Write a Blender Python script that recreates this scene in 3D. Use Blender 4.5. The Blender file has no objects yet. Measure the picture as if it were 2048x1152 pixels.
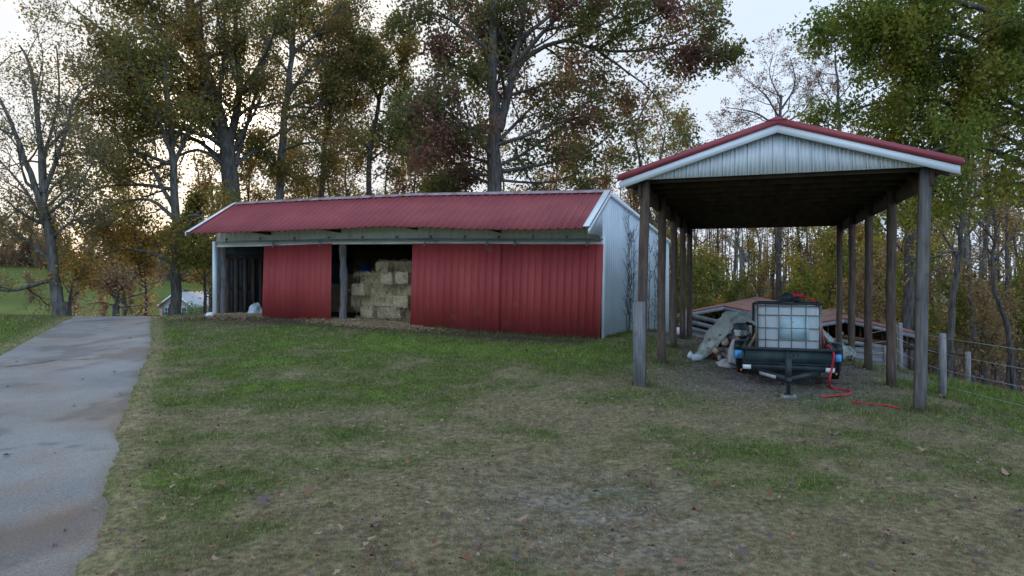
import bpy, math, random
import numpy as np
from mathutils import Vector
random.seed(7); rng = np.random.default_rng(7)
S = bpy.context.scene
COL = S.collection
F = 1365.0; HZ = 558.0; CH = 2.1      # focal length (px of a 2048 px picture), horizon row, eye height

# ---------------------------------------------------------------- helpers
def P(px, py, d):
    return np.array([(px-1024)/F*d, d, CH-(py-HZ)/F*d])

def hash2(ix, iy, s=0):
    n = (ix*374761393 + iy*668265263 + s*974711) & 0xffffffff
    n = ((n ^ (n >> 13))*1274126177) & 0xffffffff
    return ((n ^ (n >> 16)) & 0xffff)/65535.0
def vnoise(x, y, s=0):
    x = np.asarray(x, float); y = np.asarray(y, float)
    ix = np.floor(x).astype(np.int64); iy = np.floor(y).astype(np.int64)
    fx = x-ix; fy = y-iy; fx = fx*fx*(3-2*fx); fy = fy*fy*(3-2*fy)
    a = hash2(ix, iy, s); b = hash2(ix+1, iy, s); c = hash2(ix, iy+1, s); d = hash2(ix+1, iy+1, s)
    return (a*(1-fx)+b*fx)*(1-fy)+(c*(1-fx)+d*fx)*fy
def fbm(x, y, s=0, o=4):
    t = 0; a = .5; f = 1
    for k in range(o):
        t = t+a*vnoise(np.asarray(x)*f, np.asarray(y)*f, s+k*17); a *= .5; f *= 2.03
    return t/(1-.5**o)
def sstep(a, b, x):
    t = np.clip((np.asarray(x, float)-a)/(b-a), 0, 1); return t*t*(3-2*t)

class MB:
    def __init__(s): s.V = []; s.F = []; s.n = 0; s.A = []
    def add(s, v, faces, attr=None):
        v = np.asarray(v, float).reshape(-1, 3)
        for f in (faces if isinstance(faces, list) else [faces]):
            s.F.append(np.atleast_2d(np.asarray(f, np.int64))+s.n)
        s.V.append(v); s.n += len(v)
        if attr is not None: s.A.append(np.broadcast_to(np.asarray(attr, float), (len(v), 4)).reshape(-1, 4))
    def hexa(s, c):                  # 8 corners: bottom 4 ccw, top 4 ccw
        s.add(c, np.array([[3,2,1,0],[4,5,6,7],[0,1,5,4],[1,2,6,5],[2,3,7,6],[3,0,4,7]]))
    def box(s, fr, x0, x1, y0, y1, z0, z1):
        s.hexa([fr.p(x,y,z) for z in (z0,z1) for x,y in ((x0,y0),(x1,y0),(x1,y1),(x0,y1))])
    def bar(s, a, b, w, h=None, up=(0,0,1)):      # square bar from a to b
        h = h or w; a = np.array(a,float); b = np.array(b,float); d = b-a; d /= np.linalg.norm(d)
        u = np.array(up,float)
        if abs(d@u) > .98: u = np.array([.3,.95,0.])
        r = np.cross(d,u); r /= np.linalg.norm(r); u = np.cross(r,d)
        o = [(-1,-1),(1,-1),(1,1),(-1,1)]
        s.hexa([a+r*i*w/2+u*j*h/2 for i,j in o]+[b+r*i*w/2+u*j*h/2 for i,j in o])
    def tube(s, pts, rad, k=6, cap=True):
        pts = np.asarray(pts, float); n = len(pts); rad = np.broadcast_to(np.asarray(rad,float), (n,))
        t = np.gradient(pts, axis=0); t /= (np.linalg.norm(t,axis=1,keepdims=True)+1e-9)
        m = t.mean(0); ref = np.array([0,0,1.]) if abs(m[2]) < .8*np.linalg.norm(m)+1e-9 else np.array([.2,1.,0])
        r = np.cross(t, ref); r /= (np.linalg.norm(r,axis=1,keepdims=True)+1e-9); u = np.cross(r, t)
        a = np.arange(k)*2*math.pi/k
        v = pts[:,None,:]+rad[:,None,None]*(np.cos(a)[None,:,None]*r[:,None,:]+np.sin(a)[None,:,None]*u[:,None,:])
        i = np.arange(n-1)[:,None]*k; j = np.arange(k)[None,:]; j2 = (j+1)%k
        q = np.stack([i+j, i+j2, i+k+j2, i+k+j], -1).reshape(-1,4)
        fs = [q]
        if cap: fs += [np.arange(k)[None,::-1], (n-1)*k+np.arange(k)[None,:]]
        s.add(v.reshape(-1,3), fs)
    def poly(s, pts): s.add(pts, np.arange(len(pts))[None,:])
    def prism(s, pts, off):          # closed slab: polygon swept by off
        pts = np.asarray(pts,float); n = len(pts); o = np.asarray(off,float)
        side = np.array([[i,(i+1)%n,n+(i+1)%n,n+i] for i in range(n)])
        s.add(np.vstack([pts,pts+o]), [np.arange(n)[None,::-1], n+np.arange(n)[None,:], side])
    def grid(s, G):                  # G (a,b,3)
        a,b = G.shape[:2]; i = np.arange(a-1)[:,None]*b; j = np.arange(b-1)[None,:]
        s.add(G.reshape(-1,3), np.stack([i+j,i+j+1,i+b+j+1,i+b+j],-1).reshape(-1,4))
    def slab(s, G, N, th):           # closed slab from a surface grid G, offset back by N*th
        a,b = G.shape[:2]; H = G-np.asarray(N)*th
        V = np.vstack([G.reshape(-1,3), H.reshape(-1,3)]); o = a*b
        i = np.arange(a-1)[:,None]*b; j = np.arange(b-1)[None,:]
        q = np.stack([i+j,i+j+1,i+b+j+1,i+b+j],-1).reshape(-1,4)
        ring = [(0,c) for c in range(b)]+[(r,b-1) for r in range(1,a)]+[(a-1,c) for c in range(b-2,-1,-1)]+[(r,0) for r in range(a-2,0,-1)]
        ix = np.array([r*b+c for r,c in ring]); jx = np.roll(ix,-1)
        s.add(V, [q, q[:,::-1]+o, np.stack([jx,ix,ix+o,jx+o],-1)])
    def build(s, name, m, parent=None, smooth=False, origin=None):
        V = np.vstack(s.V)
        if parent is not None:
            o = parent; off = np.zeros(3)
            while o is not None: off += np.array(o.location); o = o.parent
            loc = (0,0,0)
        else:
            off = np.array(origin if origin is not None else [V[:,0].mean(), V[:,1].mean(), V[:,2].min()]); loc = off
        V = V-off
        me = bpy.data.meshes.new(name)
        me.vertices.add(len(V)); me.vertices.foreach_set('co', V.astype(np.float32).ravel())
        tot = np.concatenate([np.full(len(f), f.shape[1]) for f in s.F]); lv = np.concatenate([f.ravel() for f in s.F])
        me.loops.add(len(lv)); me.loops.foreach_set('vertex_index', lv.astype(np.int32))
        me.polygons.add(len(tot)); me.polygons.foreach_set('loop_start', np.concatenate([[0],np.cumsum(tot)[:-1]]).astype(np.int32))
        me.polygons.foreach_set('loop_total', tot.astype(np.int32))
        if smooth: me.polygons.foreach_set('use_smooth', np.ones(len(tot), bool))
        if s.A:
            at = me.color_attributes.new('Col','FLOAT_COLOR','POINT'); at.data.foreach_set('color', np.vstack(s.A).astype(np.float32).ravel())
        me.update(calc_edges=True); me.validate()
        me.materials.append(m)
        ob = bpy.data.objects.new(name, me); COL.objects.link(ob)
        if parent is not None: ob.parent = parent
        ob.location = loc
        return ob
class Frame:
    def __init__(s, o, yaw): s.o = np.array(o,float); c,n = math.cos(yaw), math.sin(yaw); s.r = np.array([c,-n,0]); s.f = np.array([n,c,0])
    def p(s, x, y, z): return s.o+s.r*x+s.f*y+np.array([0,0,z])
WF = Frame((0,0,0),0)
def tag(o, label=None, cat=None, group=None, kind=None):
    if label: o['label'] = label
    if cat: o['category'] = cat
    if group: o['group'] = group
    if kind: o['kind'] = kind
    return o
def empty(name, loc, label, cat, group=None):
    o = bpy.data.objects.new(name, None); COL.objects.link(o); o.location = [float(c) for c in loc]
    o.empty_display_size = .2
    return tag(o, label, cat, group)
def dup(root, loc, rotz=0, scale=1, label=None, group=None):
    r = root.copy(); COL.objects.link(r); r.location = [float(c) for c in loc]; r.rotation_euler = (0,0,rotz)
    r.scale = (scale,)*3 if np.isscalar(scale) else scale
    if label: r['label'] = label
    if group: r['group'] = group
    for ch in list(root.children):
        c = ch.copy(); COL.objects.link(c); c.parent = r
        for g in list(ch.children):
            d = g.copy(); COL.objects.link(d); d.parent = c
    return r

# ---------------------------------------------------------------- materials
def mat(name, c, c2=None, scale=3., rough=.75, metal=0., bump=0., bscale=40., spec=.3, stretch=None, stain=None, attr=False, detail=6, trans=0., contrast=(.35,.65), amul=1.0):
    m = bpy.data.materials.new(name); m.use_nodes = True; nt = m.node_tree; N = nt.nodes; L = nt.links
    for n in list(N): N.remove(n)
    out = N.new('ShaderNodeOutputMaterial'); b = N.new('ShaderNodeBsdfPrincipled')
    b.inputs['Roughness'].default_value = rough; b.inputs['Metallic'].default_value = metal; b.inputs['Specular IOR Level'].default_value = spec
    geo = N.new('ShaderNodeNewGeometry'); mp = N.new('ShaderNodeMapping'); L.new(geo.outputs['Position'], mp.inputs['Vector'])
    if stretch: mp.inputs['Scale'].default_value = stretch
    def noise(sc, det=6, mapped=True):
        n = N.new('ShaderNodeTexNoise'); n.inputs['Scale'].default_value = sc; n.inputs['Detail'].default_value = det
        L.new((mp if mapped else geo).outputs['Vector' if mapped else 'Position'], n.inputs['Vector']); return n
    def ramp(src, a, bb):
        r = N.new('ShaderNodeMapRange'); r.inputs['From Min'].default_value = a; r.inputs['From Max'].default_value = bb; L.new(src, r.inputs['Value']); return r.outputs['Result']
    def mix(f, a, bb, typ='MIX'):
        x = N.new('ShaderNodeMix'); x.data_type = 'RGBA'; x.blend_type = typ
        if hasattr(f,'default_value'): L.new(f, x.inputs['Factor'])
        else: x.inputs['Factor'].default_value = f
        for k, v in (('A',a),('B',bb)):
            s = [i for i in x.inputs if i.name == k and i.type == 'RGBA'][0]
            if isinstance(v, (tuple,list)): s.default_value = (*v[:3],1)
            else: L.new(v, s)
        return [o for o in x.outputs if o.type == 'RGBA'][0]
    if attr:
        at = N.new('ShaderNodeAttribute'); at.attribute_name = 'Col'; col = at.outputs['Color']
        if c2 is not None:
            n = noise(scale, detail); col = mix(ramp(n.outputs['Fac'], *contrast), mix(1., col, tuple(c), 'MULTIPLY'), mix(1., col, tuple(c2), 'MULTIPLY'))
    else:
        col = tuple(c)
        if c2 is not None:
            n = noise(scale, detail); col = mix(ramp(n.outputs['Fac'], *contrast), tuple(c), tuple(c2))
    if stain:
        sc, thr, scale2 = stain[0], stain[1], stain[2]
        n2 = noise(scale2, 8, mapped=len(stain) > 3); col = mix(ramp(n2.outputs['Fac'], thr, thr+.15), col, tuple(sc))
    if isinstance(col, tuple): b.inputs['Base Color'].default_value = (*col,1)
    else: L.new(col, b.inputs['Base Color'])
    if bump:
        n3 = noise(bscale, 4); bp = N.new('ShaderNodeBump'); bp.inputs['Strength'].default_value = bump; bp.inputs['Distance'].default_value = .02
        L.new(n3.outputs['Fac'], bp.inputs['Height']); L.new(bp.outputs['Normal'], b.inputs['Normal'])
    if trans:
        t = N.new('ShaderNodeBsdfTranslucent'); ms = N.new('ShaderNodeMixShader'); ms.inputs[0].default_value = trans
        if isinstance(col, tuple): t.inputs['Color'].default_value = (*col,1)
        else: L.new(col, t.inputs['Color'])
        L.new(b.outputs[0], ms.inputs[1]); L.new(t.outputs[0], ms.inputs[2]); L.new(ms.outputs[0], out.inputs['Surface'])
    else: L.new(b.outputs[0], out.inputs['Surface'])
    return m

M = {}
M['ground'] = mat('ground', (.5,.5,.47), (1.2,1.18,1.15), scale=14, rough=.95, bump=.7, bscale=60, attr=True, detail=10, spec=.1)
M['asphalt'] = mat('asphalt', (.78,.78,.8), (1.25,1.25,1.25), scale=55, rough=.85, bump=.6, bscale=160, attr=True, detail=8, spec=.25)
M['blade'] = mat('grass_blade', (1,1,1), None, rough=.8, attr=True, trans=.25, spec=.15)
M['leaf'] = mat('leaf', (1,1,1), None, rough=.6, attr=True, trans=.5, spec=.2)
M['litter'] = mat('dry_leaf', (1,1,1), None, rough=.8, attr=True, trans=.1)
M['bark'] = mat('bark', (.075,.068,.060), (.18,.168,.152), scale=4, rough=.95, bump=.9, bscale=14, stretch=(3,3,.6), spec=.1)
M['bark_pale'] = mat('bark_pale', (.10,.10,.10), (.24,.235,.23), scale=3, rough=.9, bump=.5, bscale=12, stretch=(3,3,.7), spec=.1)
M['bark_dark'] = mat('bark_dark', (.055,.05,.048), (.15,.135,.125), scale=4, rough=.95, bump=.6, bscale=14, stretch=(3,3,.6), spec=.1)
M['red_roof'] = mat('red_roof_metal', (.24,.040,.048), (.30,.056,.062), scale=1.2, rough=.5, metal=0, spec=.35, stain=((.28,.11,.11), .68, 2.2), stretch=(1,1,1))
M['red_door'] = mat('red_door_metal', (.36,.054,.052), (.43,.074,.068), scale=1.8, rough=.6, spec=.3, stretch=(1,1,.12), stain=((.38,.12,.10), .62, 2.5))
M['red_carport'] = mat('red_carport_metal', (.27,.045,.06), (.33,.06,.07), scale=2, rough=.4, spec=.45)
M['white_metal'] = mat('white_metal', (.58,.68,.75), (.68,.77,.82), scale=1.2, rough=.45, spec=.4, stain=((.52,.55,.53), .70, .9))
M['cream_metal'] = mat('cream_metal', (.76,.75,.67), (.84,.83,.75), scale=1.5, rough=.5, spec=.35, stain=((.36,.34,.29), .62, 2.))
M['gable'] = mat('gable_siding', (.70,.76,.80), (.78,.82,.85), scale=.9, rough=.5, spec=.3)
M['trim'] = mat('white_trim', (.70,.76,.80), (.80,.84,.86), scale=2, rough=.4, spec=.4, stain=((.5,.5,.47), .68, 2.5))
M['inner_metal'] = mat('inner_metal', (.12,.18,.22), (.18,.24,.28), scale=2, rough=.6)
M['post_dark'] = mat('weathered_timber', (.11,.10,.095), (.20,.18,.17), scale=5, rough=.9, bump=.5, bscale=30, stretch=(5,5,.5), stain=((.06,.05,.045), .6, 4.))
M['post_mid'] = mat('pale_timber', (.14,.14,.14), (.24,.24,.24), scale=5, rough=.9, bump=.5, bscale=30, stretch=(5,5,.5), stain=((.09,.085,.08), .62, 4.))
M['post'] = mat('timber_post', (.085,.055,.042), (.16,.115,.09), scale=5, rough=.9, bump=.5, bscale=30, stretch=(5,5,.5), stain=((.06,.045,.04), .6, 4.))
M['post_grey'] = mat('grey_timber', (.19,.18,.175), (.31,.30,.29), scale=5, rough=.9, bump=.5, bscale=30, stretch=(5,5,.5), stain=((.12,.11,.10), .62, 4.))
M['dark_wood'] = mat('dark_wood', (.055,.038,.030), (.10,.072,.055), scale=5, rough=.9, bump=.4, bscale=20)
M['rust_ridge'] = mat('ridge_metal', (.33,.30,.34), (.30,.20,.21), scale=1.6, rough=.6, spec=.5, stain=((.24,.11,.08), .52, 2.6))
M['track'] = mat('galvanised', (.20,.23,.23), (.30,.33,.33), scale=5, rough=.55, metal=.3)
M['hay_dim'] = mat('hay_shaded', (.17,.12,.07), (.34,.25,.15), scale=38, rough=.95, bump=1., bscale=50, spec=.1)  # darker copy of the hay: shade on the rear stacks put into its colour
M['black'] = mat('black_steel', (.014,.024,.028), (.034,.045,.05), scale=4, rough=.5, spec=.35)
M['panel'] = mat('dark_green_panel', (.014,.030,.032), (.045,.07,.068), scale=3.2, rough=.55, spec=.3)
M['tyre'] = mat('tyre_rubber', (.012,.012,.012), (.03,.028,.026), scale=8, rough=.9)
M['tank'] = mat('tank_plastic', (.66,.72,.74), (.76,.80,.82), scale=2.5, rough=.4, spec=.4, trans=.25)
M['cage'] = mat('cage_steel', (.20,.21,.19), (.33,.33,.29), scale=14, rough=.5, metal=.6)
M['label'] = mat('tank_label', (.38,.58,.64), (.58,.72,.76), scale=4, rough=.35, stretch=(1,1,2.5))
M['tarp'] = mat('tarpaulin', (.27,.30,.27), (.38,.41,.37), scale=2.2, rough=.75, bump=.4, bscale=9, stain=((.2,.21,.18), .62, 3))
M['tarp_white'] = mat('white_tarp', (.48,.55,.58), (.6,.66,.68), scale=6, rough=.6, bump=.5, bscale=14)
M['hose'] = mat('red_hose', (.55,.02,.04), (.48,.03,.05), scale=10, rough=.45)
M['blue'] = mat('blue_plastic', (.01,.08,.42), (.015,.10,.5), scale=4, rough=.4)
M['sky_sticker'] = mat('light_blue_sticker', (.08,.36,.75), (.14,.44,.8), scale=10, rough=.4)
M['white_paint'] = mat('white_paint', (.72,.75,.76), (.8,.82,.82), scale=8, rough=.45)
M['orange'] = mat('orange_marker', (.8,.2,.02), rough=.3)
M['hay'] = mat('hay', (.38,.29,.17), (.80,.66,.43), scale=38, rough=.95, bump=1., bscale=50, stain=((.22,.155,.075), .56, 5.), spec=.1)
M['straw'] = mat('straw', (1,1,1), None, rough=.85, attr=True, trans=.15)
M['log'] = mat('log_bark', (.12,.10,.09), (.24,.21,.18), scale=12, rough=.95, bump=.6, bscale=40)
M['log_end'] = mat('log_end', (.38,.27,.17), (.50,.39,.27), scale=14, rough=.9)
M['rusty_roof'] = mat('rusty_roof', (.17,.085,.068), (.28,.165,.125), scale=2.2, rough=.85, stain=((.18,.045,.045), .56, .5))
M['rusty_red'] = mat('faded_red_roof', (.22,.045,.05), (.28,.085,.08), scale=2, rough=.7)
M['fascia_grey'] = mat('weathered_fascia', (.22,.24,.27), (.32,.34,.36), scale=6, rough=.85)
M['house'] = mat('house_siding', (.42,.36,.31), (.48,.42,.37), scale=5, rough=.8)
M['shingle'] = mat('shingles', (.34,.34,.36), (.50,.49,.50), scale=8, rough=.9)
M['shutter'] = mat('shutters', (.12,.19,.22), (.15,.22,.25), scale=6, rough=.7)
M['glass'] = mat('window_glass', (.03,.04,.05), (.05,.06,.07), scale=3, rough=.08, spec=.6)
M['stone'] = mat('gravel_stone', (1,1,1), None, rough=.9, attr=True)
M['terracotta'] = mat('terracotta', (.35,.13,.07), (.42,.18,.10), scale=8, rough=.8)
M['wire'] = mat('fence_wire', (.42,.44,.44), (.5,.52,.52), scale=5, rough=.5, metal=.4)
M['chrome'] = mat('chrome', (.6,.63,.66), (.7,.72,.74), scale=8, rough=.2, metal=.8)
M['red_engine'] = mat('engine_red', (.45,.02,.025), (.35,.02,.02), scale=8, rough=.4)
M['text_dark'] = mat('dark_lettering', (.01,.015,.02), rough=.5)
M['bag'] = mat('paper_sack', (.36,.34,.35), (.5,.48,.48), scale=6, rough=.8, bump=.4, bscale=20)
M['board'] = mat('weathered_board', (.20,.20,.21), (.32,.32,.33), scale=5, rough=.9, bump=.4, bscale=25)
M['brush'] = mat('brush_twigs', (.10,.085,.075), (.17,.15,.13), scale=5, rough=.95)

# ---------------------------------------------------------------- terrain
CP = np.array([
 (0,0,0),(-3,4.8,.01),(3,4.8,0),(8,4,-.25),(0,8,.03),(3.5,8,0),(0,12,.15),(-3,14,.3),(-3.5,5.9,.01),(-4.33,7.5,.03),(-5.8,10.3,.085),(-6.6,12,.175),(-7.75,14.5,.326),
 (-9.2,17.5,.46),(-10.5,20,.6),(-12.1,23,.72),(-13.7,26,.67),(-15.9,24.5,.68),(-13.6,19.5,.53),(-11.6,15.5,.43),(-9.9,12,.25),(-7.7,7.5,.05),(-6.4,4.8,0),
 (2.49,18.9,.45),(-9.9,22.87,.89),(-8.2,22.33,.873),(-5.7,21.52,.80),(-3.1,20.7,.69),(-.35,19.8,.52),(0,16.5,.38),(-5,17,.55),
 (6.51,10.75,.02),(7.35,13.2,.02),(8.1,15.6,.02),(2.38,12.2,.2),(3.22,14.66,.31),(4.07,17.1,.38),(4.9,19.6,.38),(5.75,22,.2),(9.5,20,-.25),(4.74,11.7,.05),(5.5,14.4,.03),(6.5,17,.05),
 (6.13,26.7,-.2),(-6.3,30.7,.5),(8.7,13.8,-.32),(10.28,18.1,-.42),(9,8.5,-.38),(11.2,15,-.5),(12.9,19.3,-1.1),(13.5,15,-1.2),(12,9,-.9),(15,6,-1.3),
 (8,27,-.95),(13,26,-1.5),(20,30,-2.9),(12,34,-2.3),(5,34,-1.6),(20,18,-2.4),(30,50,-4),(12,50,-3.4),(0,45,-1.2),(-6,36,.1),(-17,31,.25),(-14,31,.3),(-20,36,-.6),(-22,46,-2.5),(-33,75,-6),
 (-14,14,.5),(-20,22,.72),(-12,5,.1),(-25,10,.5),(-24,28,.7),(-30,40,-1.2),(-48,100,-5.5),(-56,112,-5.2),(-80,130,-3.5),(-40,130,-4.5),(-127,172,4.9),(-100,174,2.9),(-85,175,1.0),(-60,180,-1.5),(-30,190,-2.5),
 (0,-30,-.3),(30,-20,-1.5),(-30,-20,.2),(60,60,-6),(80,120,-6),(30,90,-4.5),(0,100,-4),(10,180,-4),(100,200,-6),(-160,120,0),(-180,200,6),(-60,20,1.0),(-100,60,-1),(60,0,-4),(0,250,-4),(-150,260,5),(140,60,-6)], float)
def tps_fit(C):
    n = len(C); d = np.linalg.norm(C[:,None,:2]-C[None,:,:2],axis=2)
    K = np.where(d > 0, d*d*np.log(d+1e-9), 0)+np.eye(n)*.02
    Pm = np.hstack([np.ones((n,1)), C[:,:2]]); A = np.zeros((n+3,n+3)); A[:n,:n] = K; A[:n,n:] = Pm; A[n:,:n] = Pm.T
    return np.linalg.solve(A, np.concatenate([C[:,2],[0,0,0]]))
TW = tps_fit(CP)
def H0(x, y):
    x = np.asarray(x,float); y = np.asarray(y,float); sh = x.shape; x = x.ravel(); y = y.ravel(); out = np.zeros(len(x))
    for a in range(0,len(x),20000):
        xx = x[a:a+20000]; yy = y[a:a+20000]
        d2 = (xx[:,None]-CP[None,:,0])**2+(yy[:,None]-CP[None,:,1])**2
        out[a:a+20000] = (.5*d2*np.log(d2+1e-12))@TW[:-3]+TW[-3]+TW[-2]*xx+TW[-1]*yy
    far = sstep(190, 330, np.hypot(x,y-40)); out = np.clip(out,-8,8)*(1-far)-4*far
    return out.reshape(sh)
# road edges (x at each y)
RY = np.array([-30,0,4.8,5.9,7.5,10.3,12,14.5,17.5,20,23,26,32,45])
RXR = np.array([9.,-.9,-3.01,-3.51,-4.33,-5.8,-6.58,-7.75,-9.23,-10.5,-12.1,-13.7,-17.1,-24.5])
RYL = np.array([-30,0,4.8,7.5,12,15.5,19.5,24.5,32,45]); RXL = np.array([5.,-4.6,-6.5,-7.7,-9.9,-11.6,-13.56,-15.9,-20.3,-28])
def road_in(x, y): return np.minimum(np.interp(y,RY,RXR)-x, x-np.interp(y,RYL,RXL))
def H(x, y):
    h = H0(x,y); x = np.asarray(x,float); y = np.asarray(y,float)
    near = 1-sstep(25,60,np.hypot(x,y))
    return h+near*(.05*(fbm(x*.7,y*.7,3)-.5)+.02*(fbm(x*3,y*3,9)-.5))
def hz(x, y): return float(H(np.array([x]),np.array([y]))[0])
def G(px, py):                       # where a line of sight meets the ground
    d = np.concatenate([np.linspace(2,40,800), np.linspace(40,250,600)]); z = H((px-1024)/F*d, d); r = CH-(py-HZ)/F*d
    k = np.argmax(r < z); return np.array([(px-1024)/F*d[k], d[k], z[k]])

# ---- the barn's plan (front wall corner to corner, gable direction)
BR = np.array([2.49,18.9]); BL = np.array([-9.90,22.87]); GD = np.array([.423,.906])
def BW(u, t, z=0): q = BL+(BR-BL)*u+GD*t; return np.array([q[0],q[1],z])
def U(px, t):                        # position along the front at depth t
    a = (px-1024)/F; o = BL+GD*t; e = BR-BL; return (a*o[1]-o[0])/(e[0]-a*e[1])
def B(px, py, t): q = BW(U(px,t),t); return np.array([q[0],q[1],CH-(py-HZ)/F*q[1]])
nf = np.array([-(BL-BR)[1], (BL-BR)[0]]); nf = np.array([nf[0],nf[1],0])/np.linalg.norm(nf)
if nf[1] > 0: nf = -nf
nr = np.array([GD[1],-GD[0],0])
def ut(x, y):                        # plan coordinates of a point in the barn's skewed frame
    e = BR-BL; det = e[0]*GD[1]-e[1]*GD[0]; dx = x-BL[0]; dy = y-BL[1]
    return (dx*GD[1]-dy*GD[0])/det, (e[0]*dy-e[1]*dx)/det

GREEN = np.array([.088,.128,.026]); LIME = np.array([.125,.195,.030]); TAN = np.array([.212,.178,.104]); DIRT = np.array([.085,.062,.045])
GRAV = np.array([.20,.175,.16]); LITT = np.array([.13,.080,.055]); FIELD = np.array([.115,.155,.040]); CLAY = np.array([.25,.185,.14])
gp1 = G(1560,765)[:2]; gp2 = G(1190,1010)[:2]; gp3 = G(1000,700)[:2]; gl = G(360,960)[:2]
def cover(x, y):
    x = np.asarray(x,float); y = np.asarray(y,float)
    n1 = fbm(x*.9,y*.9,1); n2 = fbm(x*2.6,y*2.6,5); n3 = fbm(x*.35,y*.35,11); n4 = fbm(x*7,y*7,21,3)
    u, t = ut(x,y)
    g = .58+1.1*(n1-.5)+.9*(n2-.5)+.6*(n3-.5)
    g = g+.40*np.exp(-((t+3.3)/2.2)**2)*((u > -.25)&(u < 1.15))        # greener band in front of the barn
    g = g+.75*sstep(7.6,9.0,x)*(1-sstep(35,45,y))
    g = g+.35*(x < np.interp(y,RYL,RXL))
    g = g-.30*np.exp(-((x-1.0)/4.5)**2-((y-6.5)/3.2)**2)+.75*np.exp(-((x-gl[0])/1.1)**2-((y-gl[1])/.8)**2)
    g = g-.35*np.exp(-((x-2.5)/3)**2-((y-11)/2.0)**2)+.2*np.exp(-((x+5.5)/1.0)**2-((y-13)/5)**2)
    w = np.clip(.5+(g-.5)*1.7,0,1)[...,None]; lime = (sstep(.72,1.15,g)*.8)[...,None]
    c = TAN*(1-w)+(GREEN*(1-lime)+LIME*lime)*w
    far = sstep(40,70,np.hypot(x,y))[...,None]*(x < 5)[...,None]
    c = c*(1-far)+FIELD*(.8+.4*n3[...,None])*far
    wood = sstep(11.3,13.5,x-.12*(y-15))*(y < 400)*(1-sstep(80,110,np.hypot(x,y))); wood = np.maximum(wood, sstep(23,27,y)*(x > 3)*(1-sstep(80,110,np.hypot(x,y))))
    c = c*(1-wood[...,None])+LITT*(.7+.6*n2[...,None])*wood[...,None]
    dirt = np.exp(-((t+.9+.5*(n1-.5))/.75)**2)*((u > -.06)&(u < 1.0))*.9
    dirt = np.maximum(dirt, ((t > -.2)&(t < 8.6)&(u > 0)&(u < 1))*1.0)
    sx = x-gp1[0]; sy = y-gp1[1]
    gr = np.exp(-((sx-.35*sy)/1.9)**4-((sy-1.8)/3.6)**4)*sstep(.30,.5,n2*.6+n4*.5); gr = np.maximum(gr, .75*np.exp(-((x-gp2[0])/.9)**2-((y-gp2[1]+.3)/1.2)**2)*sstep(.42,.62,n4*.6+n2*.5))
    gr = np.maximum(gr, .9*((x > 4)&(x < 9.4)&(y > 15)&(y < 24)&(u > 1.02))*sstep(.35,.6,n2+.1))
    c = c*(1-dirt[...,None])+DIRT*dirt[...,None]; c = c*(1-gr[...,None])+GRAV*gr[...,None]
    edge = np.exp(-((road_in(x,y)+.12)/.22)**2)*.75*(np.abs(y) < 60); c = c*(1-edge[...,None])+TAN*1.25*edge[...,None]
    return c*(.68+.64*n4[...,None]), np.clip(dirt+gr+edge*.6,0,1), w[...,0], wood

def axis(lo, hi, step, outs):
    a = list(np.arange(lo,hi+1e-6,step)); s = step; x = hi
    while x < outs[1]: s *= 1.09; x += s; a.append(x)
    s = step; x = lo
    while x > outs[0]: s *= 1.09; x -= s; a.insert(0,x)
    return np.array(a)
ax = axis(-20,17,.15,(-2500,2500)); ay = axis(3,27,.15,(-600,2500))
X, Y = np.meshgrid(ax, ay); Z = H(X,Y); ri = road_in(X,Y)
Z = Z-.07*sstep(.02,.25,ri)*(Y > -29)*(Y < 44)
cc,_,_,_ = cover(X,Y)
mb = MB(); mb.grid(np.stack([X,Y,Z],-1)); mb.A = [np.concatenate([cc.reshape(-1,3), np.ones((X.size,1))],1)]
tag(mb.build('ground', M['ground'], smooth=True, origin=(0,0,0)), kind='structure')

# road
ys = np.concatenate([np.arange(-29,2,1.), np.arange(2,30,.12), np.arange(30,44,.5)]); vs = np.linspace(0,1,27)
YY = np.repeat(ys[:,None],27,1); l = np.interp(YY,RYL,RXL); r = np.interp(YY,RY,RXR)+.26*(fbm(YY*1.1,YY*0,31)-.5)+.16*(fbm(YY*5,YY*0,32)-.5)
XX = l+(r-l)*vs[None,:]; ZZ = H(XX,YY)+.012-.06*((vs[None,:] < .001)|(vs[None,:] > .999))
AS = np.array([.245,.240,.232]); c = np.repeat(AS[None,None,:],len(ys),0)*np.ones((1,27,1))
n = fbm(XX*.8,YY*.8,41)[...,None]; c = c*(.72+.56*n)*(.9+.2*fbm(XX*6,YY*6,43)[...,None]); c = c*(1+.06*np.array([1.,.2,-.6])*(fbm(XX*.5,YY*.5,44)[...,None]*2-1)*2)
w1 = G(110,1040)
def dirtline(p0, p1, wd, k):         # washed-out clay streak between two picture points on the road
    a = G(*p0)[:2]; b = G(*p1)[:2]; d = b-a; L2 = d@d; s = np.clip(((XX-a[0])*d[0]+(YY-a[1])*d[1])/L2,0,1)
    ds = np.hypot(XX-a[0]-s*d[0], YY-a[1]-s*d[1])+.5*wd*(fbm(XX*2.2,YY*2.2,k)-.5)*2
    return np.exp(-(ds/wd)**2)
ms = np.maximum.reduce([dirtline((250,1000),(120,1040),.30,51), dirtline((120,1040),(-40,1110),.42,52)*.8, dirtline((60,980),(-40,1000),.25,57)*.5, dirtline((235,690),(200,695),.5,58)*.4, dirtline((240,715),(0,735),.28,53)*.65, dirtline((0,760),(120,760),.4,54)*.4])
n7 = fbm(XX*1.1,YY*1.1,45); ms = np.maximum(ms, np.exp(-((r-XX)/.55)**2)*sstep(.42,.62,fbm(XX*1.7,YY*1.7,46))*(YY < 11)*.9); ms = np.maximum(ms,.45*sstep(.55,.7,n7)); ms = ms[...,None]*np.clip(.3+1.2*fbm(XX*3,YY*3,55),0,1)[...,None]; c = c*(1-ms)+CLAY*ms
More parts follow.
